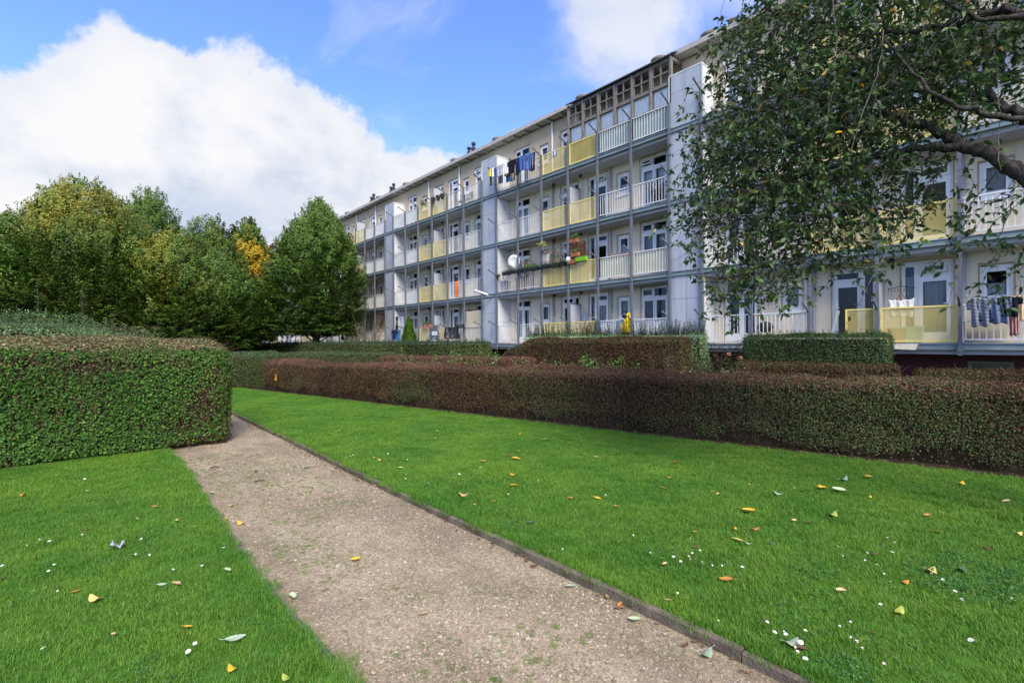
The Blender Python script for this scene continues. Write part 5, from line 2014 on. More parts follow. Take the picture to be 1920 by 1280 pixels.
SPECIAL = {(1543, 916): 'large golden yellow leaf touching a pale green one on the lawn', (1484, 1204): 'biggest pale green leaf lying among daisies near the kerb', (441, 1196): 'largest pale grey-green leaf on the left lawn above the yellow one', (436, 1253): 'yellow leaf lying lowest on the left lawn', (179, 1123): 'cream yellow leaf lying by daisies on the left lawn', (1687, 1146): 'broad yellow-green leaf standing in the right lawn grass', (352, 1174): 'thin golden leaf standing upright in the left lawn', (1189, 1162): 'pale green leaf on gravel right against the kerb', (933, 1016): 'yellow-green leaf on gravel leaning on the kerb', (995, 979): 'dark green leaf lying alone in the middle of the right lawn', (1362, 1085): 'long curled orange-brown leaf below the daisy row', (666, 1049): 'golden yellow leaf alone in the middle of the path', (1326, 1226): 'large pale green leaf on gravel beside the kerb, nearest the viewer', (1745, 1070): 'narrow pale yellow leaf at the edge of the clover patch', (795, 1150): 'tan leaf with a curled tip in the middle of the path', (1578, 1107): 'pale tan leaf with upright stalk in the right lawn', (1247, 1058): 'pale tan leaf with upright stalk beside the daisy row'}
rl = random.Random(77)
for row in LV.replace('\n', '|').split('|'):
    px, py, k, Lp = row.split()
    px, py, Lp = int(px), int(py), float(Lp)
    q = gp(px, py, .03)
    path = path_x(q[1]) < q[0] < kerb_x(q[1]) + .02
    left = q[0] < path_x(q[1])
    z = -.006 if path else (.038 if left else .062)
    q = gp(px, py, z)
    dep_ = q[0] * SN + q[1] * CS
    ln = min(.15, max(.035, Lp / 880 * dep_ * .84))
    o = link('fallen_leaf', VAR[k][rl.randrange(3)], None, q, (rl.uniform(-.25, .25), rl.uniform(-.2, .2), rl.uniform(-.7, .7) - TH + (PI if rl.random() < .5 else 0)))
    o.scale = (ln, ln, ln)
    pl = 'p' if path else ('l' if left else 'r')
    lab = SPECIAL.get((px, py), KINDS[k][0] + ' fallen leaf on the ' + PLACE[pl])
    tag(o, lab, 'fallen leaf', 'fallen leaves on the ' + PLACE[pl] if (px, py) in SPECIAL else KINDS[k][0] + ' leaves on the ' + PLACE[pl])
m_pet = M('white_petal', (.80, .80, .80), (.74, .74, .76), 40, .6)
m_eye = M('yellow_daisy_eye', (.75, .50, .03), (.65, .40, .02), 60, .7)
m_stem = M('green_stem', (.06, .14, .03), (.08, .17, .04), 30, .6)


def daisy_me(seed, closed):
    g = np.random.default_rng(seed); b = MB()
    b.tube([(0, 0, -.045), (.002, .002, -.02), (0, 0, 0)], .0011, 5); b.cur = 1
    n = 15
    for i in range(n):
        a = 2 * PI * i / n + g.normal(0, .06); el = closed + g.normal(0, .1)
        d = np.array([math.cos(a) * math.cos(el), math.sin(a) * math.cos(el), math.sin(el)]); s_ = np.array([-math.sin(a), math.cos(a), 0])
        p = lambda t, w: tuple(d * t + s_ * w + np.array([0, 0, .0005 * (i % 2)]))
        b.poly([p(.0025, 0), p(.0075, .0017), p(.011, .0008), p(.011, -.0008), p(.0075, -.0017)])
    b.cur = 2
    b.lathe([(.0038, 0), (.0035, .0013), (.002, .0024), (.0005, .0027)], (0, 0, 0), 9)
    return b.mesh('daisy', [m_stem, m_pet, m_eye])


DM = [daisy_me(i, (.15, .5, .9)[i % 3]) for i in range(3)]
Z5 = "435 185,448 245,423 475,203 498,253 505,139 529,727 493,705 390,697 577,767 580,1038 634,890 650,13 633,278 628,250 661,228 744,172 760,200 789,295 764,222 1054,1002 1034,968 1071,1150 538"
Z7 = "205 465,254 525,214 542,194 557,204 571,119 561,155 584,268 586,316 605,367 607,472 610,138 748,350 888,600 892,638 949,692 946,697 960,796 939,772 998,742 1028,758 1051,796 1081,976 918,1030 897,1062 999,1090 1031,1207 1111,963 505,989 556,1118 542,1104 579,1218 461,1243 534,1198 648,1231 686,1182 801,1447 644,1508 680,1565 738,1776 337,1605 782,1648 986,1256 487,740 205,1855 773,1165 597,1028 977"
Z6 = "88 115,152 165,168 153,120 240,140 235,153 228,313 222,399 316,396 339,402 251,488 186,532 149,556 300,643 316,500 357,787 417,868 408,739 286,760 256,1008 347,1280 335,1319 414,1448 600,1119 665,1527 682,1633 700,1666 721"
for zz, sc_, ox, oy in ((Z5, 2.743, 0, 830), (Z7, 2.743, 1220, 840), (Z6, 2.4614, 600, 760)):
    for it in zz.split(','):
        a, b_ = map(float, it.split())
        px, py = ox + a / sc_, oy + b_ / sc_
        q = gp(px, py, .07); left = q[0] < 1.2
        q = gp(px, py, .062 if left else .085)
        o = link('daisy', DM[rl.randrange(3)], None, q, (rl.uniform(-.2, .5), rl.uniform(-.5, .1), rl.uniform(0, 6)))
        s_ = rl.uniform(.9, 1.35); o.scale = (s_,) * 3
        tag(o, 'small white daisy blooming in the ' + PLACE['l' if left else 'r'], 'daisy', 'daisies in the ' + PLACE['l' if left else 'r'])
# crumpled grey-lilac scrap on the left lawn
q = gp(220, 1023, .05)
b = MB(); n = 7; gg = np.random.default_rng(3)
for i in range(n):
    for j in range(n):
        b.v.append((q[0] + (i / (n - 1) - .5) * .085, q[1] + (j / (n - 1) - .5) * .06, q[2] + abs(gg.normal(0, .014)) + .02 * math.sin(i * 1.3)))
for i in range(n - 1):
    for j in range(n - 1):
        b.face((i * n + j, i * n + n + j, i * n + n + j + 1, i * n + j + 1))
o = link('paper_scrap', b.mesh('paper_scrap', M('grey_lilac_paper', (.26, .28, .34), (.36, .38, .44), 30, .8), True))
sm = o.modifiers.new('thick', 'SOLIDIFY'); sm.thickness = .002
tag(o, 'crumpled grey-lilac scrap of paper lying on the left lawn', 'paper scrap')
# loose sticks lying on the gravel
for (px, py, ex, ey, nm) in ((478, 903, 496, 900, 'short dark stick lying across the middle of the path'), (394, 877, 412, 875, 'small stick lying near the far left edge of the path')):
    a, b_ = gp(px, py, -.01), gp(ex, ey, -.01)
    mb = MB(); mb.tube([a, ((a[0] + b_[0]) / 2, (a[1] + b_[1]) / 2 + .01, .0), b_], [.008, .007, .005], 6)
    tag(link('stick', mb.mesh('stick', m_twigd)), nm, 'stick')

# small brown leaf litter gathered on the bare soil and along the kerb foot
LB = [src('litter_leaf', blade_me('litter_leaf', a_, b_, .5, .8, .8, False, 40 + i)) for i, (a_, b_) in enumerate((((.09, .045, .025), (.15, .075, .04)), ((.16, .08, .04), (.24, .13, .07)), ((.30, .19, .08), (.38, .24, .10))))]
gl_ = np.random.default_rng(88)
P_ = []
for _ in range(260):
    y = gl_.uniform(-1, 17); P_.append((lawn_x(y) + abs(gl_.normal(.02, .12)), y, .05))
for _ in range(90):
    y = gl_.uniform(.6, 12); P_.append((kerb_x(y) - abs(gl_.normal(.01, .05)) - .015, y, -.008))
for _ in range(60):
    P_.append((gl_.uniform(-2.5, 1.75), 9.0 - abs(gl_.normal(0, .05)), .02))
P_ = np.array(P_); n_ = len(P_)
gn_scatter('leaf_litter', P_, gl_.uniform(0, 6.3, n_), gl_.uniform(.022, .05, n_), LB, gl_.choice(3, n_, p=[.55, .33, .12]))
# ------------------------------------------------------------------ things on the balconies
def wy(px, X=XF):
    return fx(px, X)


def cloth(kind, w, h, seed, amp=.03):
    """hanging garment, top edge at z=0, spread along Y, folds along X"""
    g = np.random.default_rng(seed)
    nx, nz_ = 19, 15
    ph, fr = g.uniform(0, 6), g.uniform(12, 20)
    b = MB(); idx = {}

    def inside(u, v):        # u -1..1, v 0 top..1 bottom
        a = abs(u)
        if kind == 'trousers':
            return (a < .62) if v < .3 else (.05 + .05 * v < a < .62)
        if kind == 'shirt':
            return a < .62 or (v < .42 and a < 1 and v > (a - .62) * .5)
        if kind == 'shorts':
            return a < .8 if v < .4 else .06 < a < .9
        return True
    for i in range(nx):
        for j in range(nz_):
            u, v = -1 + 2 * i / (nx - 1), j / (nz_ - 1)
            x = amp * (math.sin(u * fr * .5 + ph + v * 1.2) * (.3 + v) + .5 * math.sin(u * 17 + v * 4 + ph * 2)) + g.normal(0, .004)
            sag = -.03 * (1 - u * u) + .015 * math.sin(u * 9 + ph)
            idx[i, j] = len(b.v)
            b.v.append((x, u * w / 2 * (1 - .10 * v), -v * h + sag * (1 - v) + .02 * math.sin(u * 7 + ph) * v))
    for i in range(nx - 1):
        for j in range(nz_ - 1):
            u, v = -1 + 2 * (i + .5) / (nx - 1), (j + .5) / (nz_ - 1)
            if inside(u, v):
                b.face((idx[i, j], idx[i, j + 1], idx[i + 1, j + 1], idx[i + 1, j]))
    return b


def fabric(name, c, c2=None, stripes=0):
    m = M(name, c, c2 or tuple(min(1, x * 1.25) for x in c), 8, .9, .1)
    if stripes:
        nt = m.node_tree; N, L = nt.nodes, nt.links
        p = [n for n in N if n.type == 'BSDF_PRINCIPLED'][0]
        tc = N.new('ShaderNodeTexCoord'); wv = N.new('ShaderNodeTexWave')
        wv.bands_direction = 'Z'; wv.inputs['Scale'].default_value = stripes; wv.inputs['Distortion'].default_value = 1.2
        L.new(tc.outputs['Object'], wv.inputs['Vector'])
        r = N.new('ShaderNodeValToRGB'); r.color_ramp.interpolation = 'CONSTANT'
        r.color_ramp.elements[0].color = rgba(c); r.color_ramp.elements[1].color = rgba(c2); r.color_ramp.elements[1].position = .5
        L.new(wv.outputs['Fac'], r.inputs[0]); L.new(r.outputs[0], p.inputs['Base Color'])
    return m


def hang(name, label, cat, kind, loc, w, h, mat, seed, group=None, rot=0, amp=.03):
    o = link(name, cloth(kind, w, h, seed, amp).mesh(name, mat, True), None, loc, (0, 0, rot))
    sm = o.modifiers.new('thick', 'SOLIDIFY'); sm.thickness = .008
    return tag(o, label, cat, group)


f_blk = fabric('black_cloth', (.012, .012, .016)); f_navy = fabric('navy_cloth', (.012, .02, .06)); f_blue = fabric('blue_cloth', (.06, .105, .27))
f_den = fabric('denim', (.06, .09, .18)); f_grey = fabric('grey_cloth', (.36, .37, .40)); f_white = fabric('white_cloth', (.70, .70, .70)); f_yel = fabric('yellow_cloth', (.75, .55, .01))
f_olive = fabric('olive_cloth', (.07, .06, .03)); f_cream = fabric('cream_cloth', (.62, .50, .30)); f_sky = fabric('sky_blue_cloth', (.06, .22, .50)); f_or = fabric('orange_cloth', (.75, .16, .02))
f_pink = fabric('pink_cloth', (.42, .22, .19)); f_slate = fabric('slate_blue_cloth', (.12, .155, .23)); f_str = fabric('striped_cloth', (.02, .025, .05), (.34, .36, .40), 9)
f_tow = fabric('blue_striped_towel', (.62, .64, .68), (.10, .16, .34), 6)
# line of washing on the top balcony, left of the yellow mesh: hangs from wires between the post arms
ZL = FL[3] + 1.17
XA = XF - .46
def wire(name, label, pts, r=.004):
    b = MB(); b.tube(pts, r, 5)
    return tag(link(name, b.mesh(name, m_post)), label, 'clothesline')


U0 = UNITS[1]
for off, lab in ((0, 'outer washing line on the top-floor arms'), (.22, 'inner washing line on the top-floor arms')):
    wire('clothesline', lab, [(XA + off, U0 + 4 * BAY, ZL - .1 * off / .22), (XA + off, U0 + 5 * BAY, ZL - .03 - .1 * off / .22), (XA + off, U0 + 6 * BAY, ZL - .1 * off / .22)])
GRP = 'washing on the top-floor line'
# (px centre, name, label, cat, kind, width, height, mat, row)
for i, (px, nm, lab, ct, kd, w_, h_, mt, off) in enumerate([
        (921, 'towel', 'narrow yellow towel at the far left of the top-floor washing', 'towel', 'rect', .16, .42, f_yel, 0),
        (922.5, 'trousers', 'olive dark trousers hanging below the yellow towel', 'trousers', 'rect', .18, .85, f_olive, .10),
        (926, 'towel', 'thin white towel between the yellow towel and the jeans', 'towel', 'rect', .14, .50, f_white, 0),
        (930, 'jeans', 'blue jeans hanging in front of the top-floor shaft corner', 'jeans', 'trousers', .42, .95, f_den, .05),
        (939, 'shirt', 'pale grey shirt left of the cream one on the top-floor line', 'shirt', 'rect', .50, .62, f_grey, 0),
        (941, 'trousers', 'grey-blue trousers showing under the pale grey shirt', 'trousers', 'trousers', .50, .88, f_slate, .22),
        (951, 'shirt', 'cream white shirt in the middle of the top-floor washing', 'shirt', 'rect', .42, .62, f_white, 0),
        (953, 'towel', 'cream towel edge behind the white shirt on the top-floor line', 'towel', 'rect', .48, .60, f_cream, .22),
        (955.5, 'shorts', 'sky blue shorts hanging lowest under the cream shirt', 'shorts', 'shorts', .42, .90, f_sky, .3),
        (961, 'sweater', 'black sweater beside the post on the top-floor line', 'sweater', 'shirt', .72, .72, f_blk, 0),
        (964, 'trousers', 'dark navy trousers behind the black sweater', 'trousers', 'trousers', .48, .98, f_navy, .22),
        (972.5, 'trousers', 'long navy trousers right of the post on the top-floor line', 'trousers', 'trousers', .40, .92, f_navy, 0),
        (981, 'shirt', 'bright blue shirt, left one of the two blue shirts', 'shirt', 'shirt', .80, .78, f_blue, 0),
        (992, 'shirt', 'bright blue shirt, right one nearest the arm end', 'shirt', 'shirt', .74, .86, fabric('cornflower_cloth', (.085, .135, .31)), .05),
        (1001, 'trousers', 'dark blue trousers at the right end of the top-floor washing', 'trousers', 'trousers', .52, .92, f_navy, .12)]):
    hang(nm, lab, ct, kd, (XA + off, wy(px, XA + off), ZL - .015 - .45 * off * .25), w_, h_, mt, 500 + i, GRP)
hang('cloth', 'small grey cloth draped over the top-floor yellow mesh panel', 'cloth', 'rect', (XB - .03, wy(1043, XB), FL[3] + 1.03), .42, .30, f_grey, 530)
# washing on the right ground-floor balcony
U1 = UNITS[0]
XR = XF - .40
wire('clothesline', 'washing line on the right-hand ground-floor arms', [(XR, U1 + BAY * .2, FL[0] + 1.14), (XR, U1 + 2 * BAY, FL[0] + 1.14)])
for i, (px, nm, lab, ct, kd, w_, h_, mt, off) in enumerate([
        (1838, 'shirt', 'navy and white striped shirt on the ground-floor line', 'shirt', 'shirt', .50, .72, f_str, 0),
        (1855, 'sweater', 'navy sweater overlapping the striped shirt', 'sweater', 'shirt', .52, .62, f_navy, .03),
        (1868, 'shirt', 'black shirt in the middle of the ground-floor washing', 'shirt', 'rect', .36, .52, f_blk, .08),
        (1874, 'shirt', 'slate blue shirt right of the black one on the ground floor', 'shirt', 'shirt', .48, .66, f_slate, 0),
        (1893, 'top', 'black top spread wide at the right of the ground-floor washing', 'top', 'shirt', .46, .50, f_blk, 0),
        (1901, 'trousers', 'pink trousers hanging lowest on the ground-floor line', 'trousers', 'rect', .17, .95, f_pink, .06),
        (1908, 'towel', 'pale towel at the right end of the ground-floor washing', 'towel', 'rect', .2, .6, f_cream, .1)]):
    hang(nm, lab, ct, kd, (XR + off, wy(px, XR + off), FL[0] + 1.13), w_, h_, mt, 540 + i, 'washing on the right ground-floor line')
# orange flag and other cloth
hang('flag', 'orange cloth flag hanging on a railing of the left block part', 'flag', 'rect', (XB - .05, wy(858.5, XB), FL[1] + 1.02), .22, .95, f_or, 560, amp=.05)
hang('jacket', 'bright yellow jacket hanging over the white railing behind the privet', 'jacket', 'shirt', (XB - .10, wy(1180, XB), FL[0] + 1.28), .36, .85, f_yel, 561, amp=.06)
hang('jacket', 'small yellow and blue sleeve bundle beside the yellow jacket', 'jacket', 'rect', (XB - .08, wy(1173, XB), FL[0] + .85), .26, .45, f_yel, 562, amp=.06)
hang('cap', 'black cloth hung on the post tip above the yellow jacket', 'cloth', 'rect', (XB - .12, wy(1175, XB), FL[0] + 1.34), .22, .28, f_blk, 563, amp=.05)
hang('towel', 'blue and white striped towel hanging by the ground-floor divider', 'towel', 'rect', (XW - .1, wy(1096, XW - .1), FL[0] + 1.5), .28, .85, f_tow, 564)
hang('towel', 'blue towel over the terrace rail left of the cypress', 'towel', 'rect', (XF - .4, wy(747, XF - .4), FL[0] + 1.0), .6, .95, fabric('bright_blue_cloth', (.05, .14, .27)), 565, amp=.05)
hang('jacket', 'dark blue jacket hanging next to the blue towel', 'jacket', 'shirt', (XF - .45, wy(740, XF - .45), FL[0] + 1.0), .9, .7, f_navy, 566, amp=.05)
hang('trousers', 'black trousers hanging upright above the blue towel', 'trousers', 'trousers', (XF - .2, wy(744.5, XF - .2), FL[0] + 1.95), .55, 1.0, f_blk, 567)
hang('sheet', 'white cloth with blue marks hanging by the black trousers', 'cloth', 'rect', (XF + .1, wy(752, XF), FL[0] + 1.95), .45, .75, f_tow, 568)
hang('tarpaulin', 'black tarpaulin bundled over the line in front of the open white door', 'tarpaulin', 'rect', (XF - .35, wy(848, XF - .35), FL[0] + 1.02), 1.5, .72, M('black_plastic', (.012, .012, .013), (.03, .03, .03), 9, .35, .5), 569, amp=.16)
hang('tarpaulin', 'thin black end of tarpaulin tied to the post beside the cane screen', 'tarpaulin', 'rect', (XF - .2, wy(865, XF - .2), FL[0] + 1.18), .7, .28, M('black_plastic_b', (.012, .012, .013), (.03, .03, .03), 9, .35, .5), 570, amp=.08)

# satellite dish
c = (XF - .12, wy(964.5, XF - .12), FL[1] + 1.52)
t = thing('satellite_dish', 'white round satellite dish fixed to a balcony post', 'satellite dish', (XF - .03, c[1], FL[1] + 1.0))
b = MB()
n = 24
for i, (r, h) in enumerate(((0, .075), (.12, .068), (.24, .045), (.34, .0), (.345, -.006), (.34, -.012), (.2, .035), (.0, .06))):
    for k in range(n):
        a = 2 * PI * k / n
        b.v.append((h, r * .92 * math.cos(a), r * math.sin(a)))
for i in range(7):
    for k in range(n):
        b.face((i * n + k, i * n + (k + 1) % n, i * n + n + (k + 1) % n, i * n + n + k))
o = wpart('reflector', b.mesh('reflector', m_white, True), t, c, (0, -.2, .62))
b = MB(); b.tube([(c[0] + .08, c[1], c[2]), (c[0] + .1, c[1], c[2] - .35), (XF - .02, c[1] - .05, FL[1] + .95)], .02, 6)
b.tube([(c[0] - .02, c[1], c[2] - .3), (c[0] - .3, c[1] - .22, c[2] - .26)], .012, 5)
wpart('mast', b.mesh('mast', m_post), t)
b = MB(); b.lathe([(.03, -.06), (.045, -.03), (.045, .05), (.03, .06)], (c[0] - .32, c[1] - .23, c[2] - .25), 10)
wpart('receiver', b.mesh('receiver', m_white), t)

# planters along the first-floor railing of the middle dwelling
m_planter = M('dark_green_plastic', (.012, .022, .02), (.022, .035, .032), 6, .5)
m_plantb = M('dark_blue_plastic', (.02, .025, .035), (.03, .04, .05), 6, .5)
m_terra = M('terracotta', (.36, .12, .06), (.44, .17, .09), 8, .8)
m_lime = M('lime_plastic', (.20, .50, .02), (.24, .55, .03), 8, .4)
m_soil2 = M('potting_soil', (.03, .02, .015), (.05, .035, .025), 30, .95)


def trough(name, label, loc, w, mat, group=None, h=.17, d=.17):
    t = thing(name, label, 'planter', loc, group)
    b = MB(); x, y, z = loc
    b.v += [(-d * .4, -w / 2 + .02, 0), (d * .4, -w / 2 + .02, 0), (d * .4, w / 2 - .02, 0), (-d * .4, w / 2 - .02, 0), (-d / 2, -w / 2, h), (d / 2, -w / 2, h), (d / 2, w / 2, h), (-d / 2, w / 2, h),
            (-d / 2 + .015, -w / 2 + .015, h), (d / 2 - .015, -w / 2 + .015, h), (d / 2 - .015, w / 2 - .015, h), (-d / 2 + .015, w / 2 - .015, h)]
    for f in ((0, 3, 2, 1), (0, 1, 5, 4), (1, 2, 6, 5), (2, 3, 7, 6), (3, 0, 4, 7), (4, 5, 9, 8), (5, 6, 10, 9), (6, 7, 11, 10), (7, 4, 8, 11)):
        b.face(f)
    link('trough', b.mesh('trough', mat), t)
    b = MB(); b.box(-d / 2 + .016, -w / 2 + .016, h * .5, d / 2 - .016, w / 2 - .016, h - .02)
    link('soil', b.mesh('soil', m_soil2), t)
    return t


def greenery(t, n, w, h, cols, seed, leaf=.05, z0=.15, d=.1, wide=.5, droop=0):
    g = np.random.default_rng(seed)
    P = np.stack([g.normal(0, d * .6, n), g.uniform(-w / 2, w / 2, n), z0 + np.abs(g.normal(0, h * .5, n)) - droop * g.random(n)], 1)
    D = g.normal(0, 1, (n, 3)) + np.array([0, 0, .6])
    ls = leaf * g.uniform(.6, 1.3, n)
    link('plants', leaves('plants', P, g.normal(0, 1, (n, 3)), D, ls, ls * wide, pick(cols, [1] * len(cols), n, g), LEAF), t)


GR1 = [(.10, .18, .03), (.07, .14, .03), (.14, .20, .05)]
GR2 = [(.06, .09, .03), (.12, .09, .04), (.05, .11, .03)]
AUT = [(.50, .24, .02), (.42, .16, .02), (.55, .32, .04), (.12, .16, .03)]
zr = FL[1] + .88
GP = 'planters along the flowery first-floor railing'
for i, (a, b_, mt, cols, n, lab) in enumerate([
        (944, 956, m_plantb, GR2, 40, 'dark planter with thin plants nearest the shaft on the flowery balcony'),
        (957, 968, m_plantb, GR1, 70, 'dark planter below the satellite dish'),
        (971, 982, m_plantb, GR2, 60, 'dark planter just right of the satellite dish mast'),
        (983, 996, m_plantb, GR1, 200, 'dark planter overflowing with bright moss-green plants'),
        (997, 1011, m_planter, GR1, 90, 'dark planter under the bare orange-leaved branches'),
        (1013, 1036, m_planter, GR2, 90, 'longest dark green planter at the left of the mesh panel'),
        (1037, 1051, m_planter, GR2, 130, 'dark green planter with trailing reddish plants on the mesh panel'),
        (1053, 1062, m_planter, GR2, 40, 'short dark green planter by the middle balcony post')]):
    ya, yb = wy(a, XB - .12), wy(b_, XB - .12)
    t = trough('planter', lab, (XB - .125, (ya + yb) / 2, zr + .02 * (i % 2)), abs(yb - ya), mt, GP)
    greenery(t, n * 2, abs(yb - ya), .16, cols, 600 + i, .06, droop=.18 if n == 130 else .02)
t = thing('plant', 'brown dried round plant at the left end of the flowery railing', 'plant', (XB - .1, wy(934, XB - .1), FL[1] + .92))
greenery(t, 160, .26, .16, [(.14, .07, .035), (.20, .11, .05)], 620, .06, -.05)
# climbers with orange leaves
for i, (px, h, rad, n, lab, dx) in enumerate([(985, 1.75, .38, 130, 'branching orange-leaved shrub left on the flowery balcony', .25), (1000, 1.6, .35, 90, 'thin orange-leaved branches in the middle of the flowery balcony', .35), (1030, 1.9, .35, 90, 'tall orange-leaved plant by the small white rack', .3), (1050, 2.0, .40, 120, 'orange and green climber nearest the balcony door', .35), (951, 1.35, .22, 26, 'bare dark twiggy plant beside the satellite dish', .2)]):
    shrub('potted_shrub', lab, 'plant', (XF + dx, wy(px, XF + dx), FL[1] + .05), h, rad, 7, n * 2, AUT if i != 4 else [(.05, .03, .03)], [2, 1.5, 1, 1.2] if i != 4 else [1], .09, 630 + i, m_twigd, None, None, r0=.012, lowest=.35)
t = thing('flower_pot', 'grey hanging pot with pale yellow flowers fixed high on a post', 'flower pot', (XF - .12, wy(1018, XF - .12), FL[1] + 1.78))
b = MB(); b.lathe([(.08, 0), (.13, .22), (.14, .23), (.12, .2)], (0, 0, 0), 12)
link('pot', b.mesh('pot', m_post), t)
greenery(t, 160, .3, .16, [(.62, .55, .16), (.66, .60, .28), (.2, .24, .06)], 640, .09, .22, .14)
# trellis box with pots on the right of the flowery balcony
ty = wy(1081, XF + .02)
t = thing('trellis', 'brown wooden trellis frame standing on the first-floor mesh panel', 'trellis', (XF + .02, ty, FL[1] + 1.0))
b = MB()
for q in np.linspace(-.36, .36, 7):
    b.box(-.012, q - .012, 0, .012, q + .012, .86)
for q in np.linspace(.02, .86, 6):
    b.box(-.026, -.38, q - .012, -.013, .38, q + .012)
for q in (-.38, .38):
    b.box(-.03, q - .02, 0, .22, q + .02, .04); b.box(.18, q - .02, 0, .22, q + .02, .88); b.box(-.03, q - .02, .86, .22, q + .02, .9)
b.box(.2, -.36, .02, .21, .36, .86)
link('lattice', b.mesh('lattice', M('red_brown_wood', (.10, .045, .03), (.15, .07, .045), 6, .8)), t)
for (px, dz, w_, mt, cols, n, lab, x_) in [(1077, 1.90, .5, m_terra, GR1, 220, 'terracotta planter with green plants on top of the trellis', XF + .06), (1080, 1.22, .42, m_terra, GR1, 110, 'terracotta planter hung in the middle of the trellis', XF - .08), (1073, .92, .5, m_terra, GR2, 20, 'terracotta planter hung on the mesh below the trellis', XB - .12), (1091, .98, .62, m_lime, GR1, 30, 'lime green planter hung on the mesh panel beside the trellis', XB - .13)]:
    t = trough('planter', lab, (x_, wy(px, x_), FL[1] + dz), w_, mt)
    greenery(t, n, w_, .2 if n > 50 else .06, cols, int(px), .07, .15)
t = thing('lamp', 'small round white lantern on the post beside the trellis', 'lantern', (XF - .1, wy(1066.5, XF - .1), FL[1] + 1.0))
b = MB(); b.lathe([(.03, -.02), (.10, .04), (.13, .13), (.10, .22), (.03, .26)], (0, 0, 0), 12)
link('globe', b.mesh('globe', m_white, True), t)
b = MB(); b.lathe([(.04, -.08), (.04, -.02)], (0, 0, 0), 8)
link('base', b.mesh('base', m_post), t)
t = thing('rack', 'small white slatted rack with a brown top on the flowery balcony', 'rack', (XF + .12, wy(1024, XF + .12), FL[1] + 1.0))
b = MB()
for q in np.linspace(-.22, .22, 6):
    b.box(-.01, q - .015, -.2, .01, q + .015, .70)
b.box(-.02, -.26, .3, -.011, .26, .34)
link('slats', b.mesh('slats', m_white), t)
b = MB(); b.box(-.06, -.28, .705, .06, .28, .74)
link('shelf', b.mesh('shelf', m_terra), t)
m_box = M('cardboard', (.40, .27, .15), (.46, .32, .19), 5, .85)
for px, fl, w_, h_, mt, lab in ((945, 1, .7, .62, M('grey_cabinet', (.30, .30, .31), (.36, .36, .36), 3, .6), 'grey cabinet behind the bars at the left of the flowery balcony'), (978, 1, .5, .7, m_box, 'brown box behind the bars right of the dish mast'), (1683, 0, .42, .38, m_box, 'cardboard box behind the ground-floor yellow mesh'), (1708, 0, .52, .42, M('pale_green_plastic', (.32, .55, .42), (.36, .6, .46), 5, .5), 'pale green tub beside the cardboard box'), (1118, 0, .42, .95, M('blue_plastic', (.02, .09, .32), (.03, .11, .36), 5, .45), 'blue bin at the end of the ground-floor yellow mesh')):
    x = XF + .42
    t = thing('storage_box' if px != 1118 else 'bin', lab, 'box' if px != 1118 else 'bin', (x, wy(px, x), FL[fl]))
    b = MB(); b.v += [(-.17, -w_ * .46, 0), (.17, -w_ * .46, 0), (.17, w_ * .46, 0), (-.17, w_ * .46, 0), (-.19, -w_ / 2, h_), (.19, -w_ / 2, h_), (.19, w_ / 2, h_), (-.19, w_ / 2, h_)]
    for f in ((0, 3, 2, 1), (0, 1, 5, 4), (1, 2, 6, 5), (2, 3, 7, 6), (3, 0, 4, 7)):
        b.face(f)
    link('body', b.mesh('body', mt), t)
    b = MB(); b.box(-.21, -w_ / 2 - .02, h_ + .001, .21, w_ / 2 + .02, h_ + .04)
    link('lid', b.mesh('lid', mt), t)
# flower-print bag on a hook, small black hanger above it
m_floral = M('floral_cloth', (.70, .68, .64), (.72, .70, .66), 5, .8, c3=(.25, .35, .22), s3=16, f3=.60)
hang('bag', 'white flower-print bag hanging behind the ground-floor yellow mesh', 'bag', 'rect', (XF + .10, wy(1690, XF + .1), FL[0] + 1.22), .56, .50, m_floral, 571, amp=.02)
b = MB(); yb_ = wy(1690, XF + .1)
b.tube([(XF + .1, yb_ - .1, FL[0] + 1.2), (XF + .1, yb_, FL[0] + 1.42), (XF + .1, yb_ + .1, FL[0] + 1.2)], .01, 5)
tag(link('bag_strap', b.mesh('bag_strap', fabric('red_strap', (.35, .04, .03)))), 'red strap holding up the flower-print bag', 'strap')
b = MB()
for q in np.linspace(-.28, .28, 9):
    b.tube([(XF + .12, yb_ + q, FL[0] + 1.52), (XF + .1, yb_ + q * .95, FL[0] + 1.42)], .008, 4)
b.tube([(XF + .12, yb_ - .3, FL[0] + 1.52), (XF + .12, yb_, FL[0] + 1.58), (XF + .12, yb_ + .3, FL[0] + 1.52)], .009, 4); b.tube([(XF + .12, yb_, FL[0] + 1.58), (XF + .12, yb_, FL[0] + 1.76)], .008, 4)
tag(link('peg_hanger', b.mesh('peg_hanger', m_black)), 'black sock hanger with pegs above the flower-print bag', 'hanger')
# white table behind the right-hand railing
x, y = XF + .5, wy(1855, XF + .5)
t = thing('table', 'white plastic table behind the railing under the ground-floor washing', 'table', (x, y, FL[0]))
b = MB(); b.box(-.3, -.55, .56, .3, .55, .60); link('tabletop', b.mesh('tabletop', m_white), t)
for sx in (-.26, .26):
    for sy in (-.5, .5):
        b = MB(); b.box(sx - .03, sy - .03, 0, sx + .03, sy + .03, .559); link('leg', b.mesh('leg', m_white), t)
